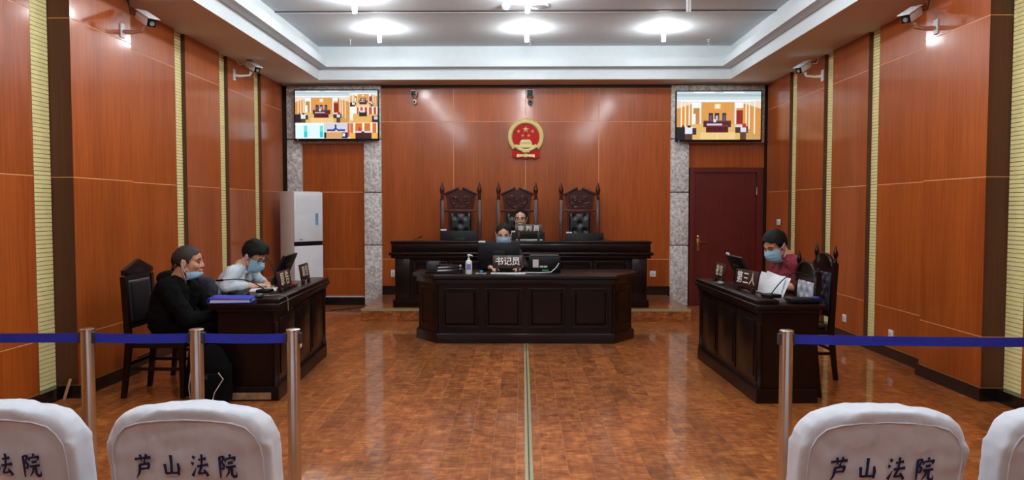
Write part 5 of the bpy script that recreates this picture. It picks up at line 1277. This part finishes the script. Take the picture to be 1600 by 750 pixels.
# clerk, behind the wide monitor (heads to the camera)
sy = 9.12; hd = at(787, 366, sy - 0.12); sx = hd.x
J = sit(head=(0.14, 0, hd.z), knee=0.38, foot=0.30, sh_w=0.165, el_l=(0.16, 0.25, 0.80), wr_l=(0.40, 0.20, 0.80), el_r=(0.16, -0.25, 0.80), wr_r=(0.44, -0.14, 0.80))
t, HM = person('clerk with tied-back dark hair and blue mask behind the wide monitor', (sx, sy, 0), -PI / 2, J, M_SKIN2, M_NAVY, M_NAVY, head_pitch=0.26, voxel=0.006, top_name='dark_jacket', sleeve=0.88, bulk=0.95)
def keep_clerk(az, z, x):
    if az < 0.95: return z > 0.100 - 0.058 * az
    if az < 1.5: return z > 0.030 - (az - 0.95) * 0.06
    return z > -0.075
hair_shell('hair', HM, 0.008, keep_clerk, M_HAIR, t, 0.01)
b = B(); b.ell((-0.112, 0, 0.0), (0.035, 0.04, 0.05), HM); b.obj('hair_bun', M_HAIR, t)
face_mask(HM, t); eyes_brows(HM, t, True)
# clerk's chair, hidden for the most part
side_chair('chair under the clerk behind the clerk desk', (sx, 9.18, 0), 0.0, M_LEATHER, arch=False, fin=False, tuft=False, top=0.74)
# judge
sy = 10.78; hd = at(813.5, 341, sy - 0.10); sx = hd.x
J = sit(seat=0.49, head=(0.12, 0, hd.z - PZ), knee=0.36, foot=0.30, el_l=(0.14, 0.27, 0.80), wr_l=(0.36, 0.20, 0.80), el_r=(0.14, -0.27, 0.80), wr_r=(0.36, -0.20, 0.80))
t, HM = person('bespectacled judge in dark robe seated on the middle carved chair', (sx, sy, PZ), -PI / 2, J, M_SKIN2, M_BLACKCL, M_NAVY, head_pitch=0.12, head_yaw=-0.08, voxel=0.006, top_name='dark_robe')
hair_shell('hair', HM, 0.007, lambda az, z, x: keep_short(az, z, x, 0.088, -0.060), M_HAIR, t, 0.01)
glasses(HM, t); eyes_brows(HM, t); b = B(); b.ell((0.098, 0, -0.068), (0.008, 0.022, 0.006), HM, seg=14, rings=8); b.obj('lips', M_LIP, t)
b = B(); b.prism([(-0.05, J['neck'][2] - 0.02), (0.05, J['neck'][2] - 0.02), (0.0, J['neck'][2] - 0.16)], -0.004, 0.004, Matrix.Translation((J['neck'][0] + 0.105, 0, 0)) @ Matrix.Rotation(PI / 2, 4, 'Z')); b.obj('shirt_front', M_SHIRTW, t, smooth=False)
# grey jacket hung on the white-shirted person's chair
t = thing('jacket', 'dark grey jacket hung over the chair corner between the two sitters', 'jacket', (-2.77, 6.46, 0.0))
b = B(); b.cap((-0.05, 0, 0.86), (0.03, 0.0, 0.85), 0.045, 0.05); b.cap((-0.06, 0, 0.80), (-0.05, 0.0, 0.52), 0.06, 0.07); b.cap((0.04, 0.0, 0.80), (0.0, 0.0, 0.50), 0.06, 0.08)
me = remesh(b, 0.009, 5); wrinkle(me, 0.016, 10, 2.2); me.materials.append(M_GREYCL); put('cloth', me, t)

# microphones on the judges' bench, tips just above the ledge
for px0, dx, lb in ((632, 0.20, 'low microphone behind the bench ledge on the air conditioner side'), (968, -0.24, 'low microphone behind the bench ledge on the door side')):
    q = at(px0, 380, 10.33); gooseneck(lb, Vector((q.x, 10.33, BENCH_W)), (dx, -0.02, 0.165), 0.02)
# pale batten leaning on the skirting of the boxed column
q = at(95, 626, 5.66)
t = thing('wooden_batten', 'short pale batten leaning against the black skirting', 'batten', (q.x, 5.66, 0), 0)
B().box((0.0, 0.035, 0.085), (0.022, 0.008, 0.185), Matrix.Rotation(-0.30, 4, 'X') @ Matrix.Rotation(0.16, 4, 'Y'), bevel=0.002).obj('strip', M_JOINT, t)
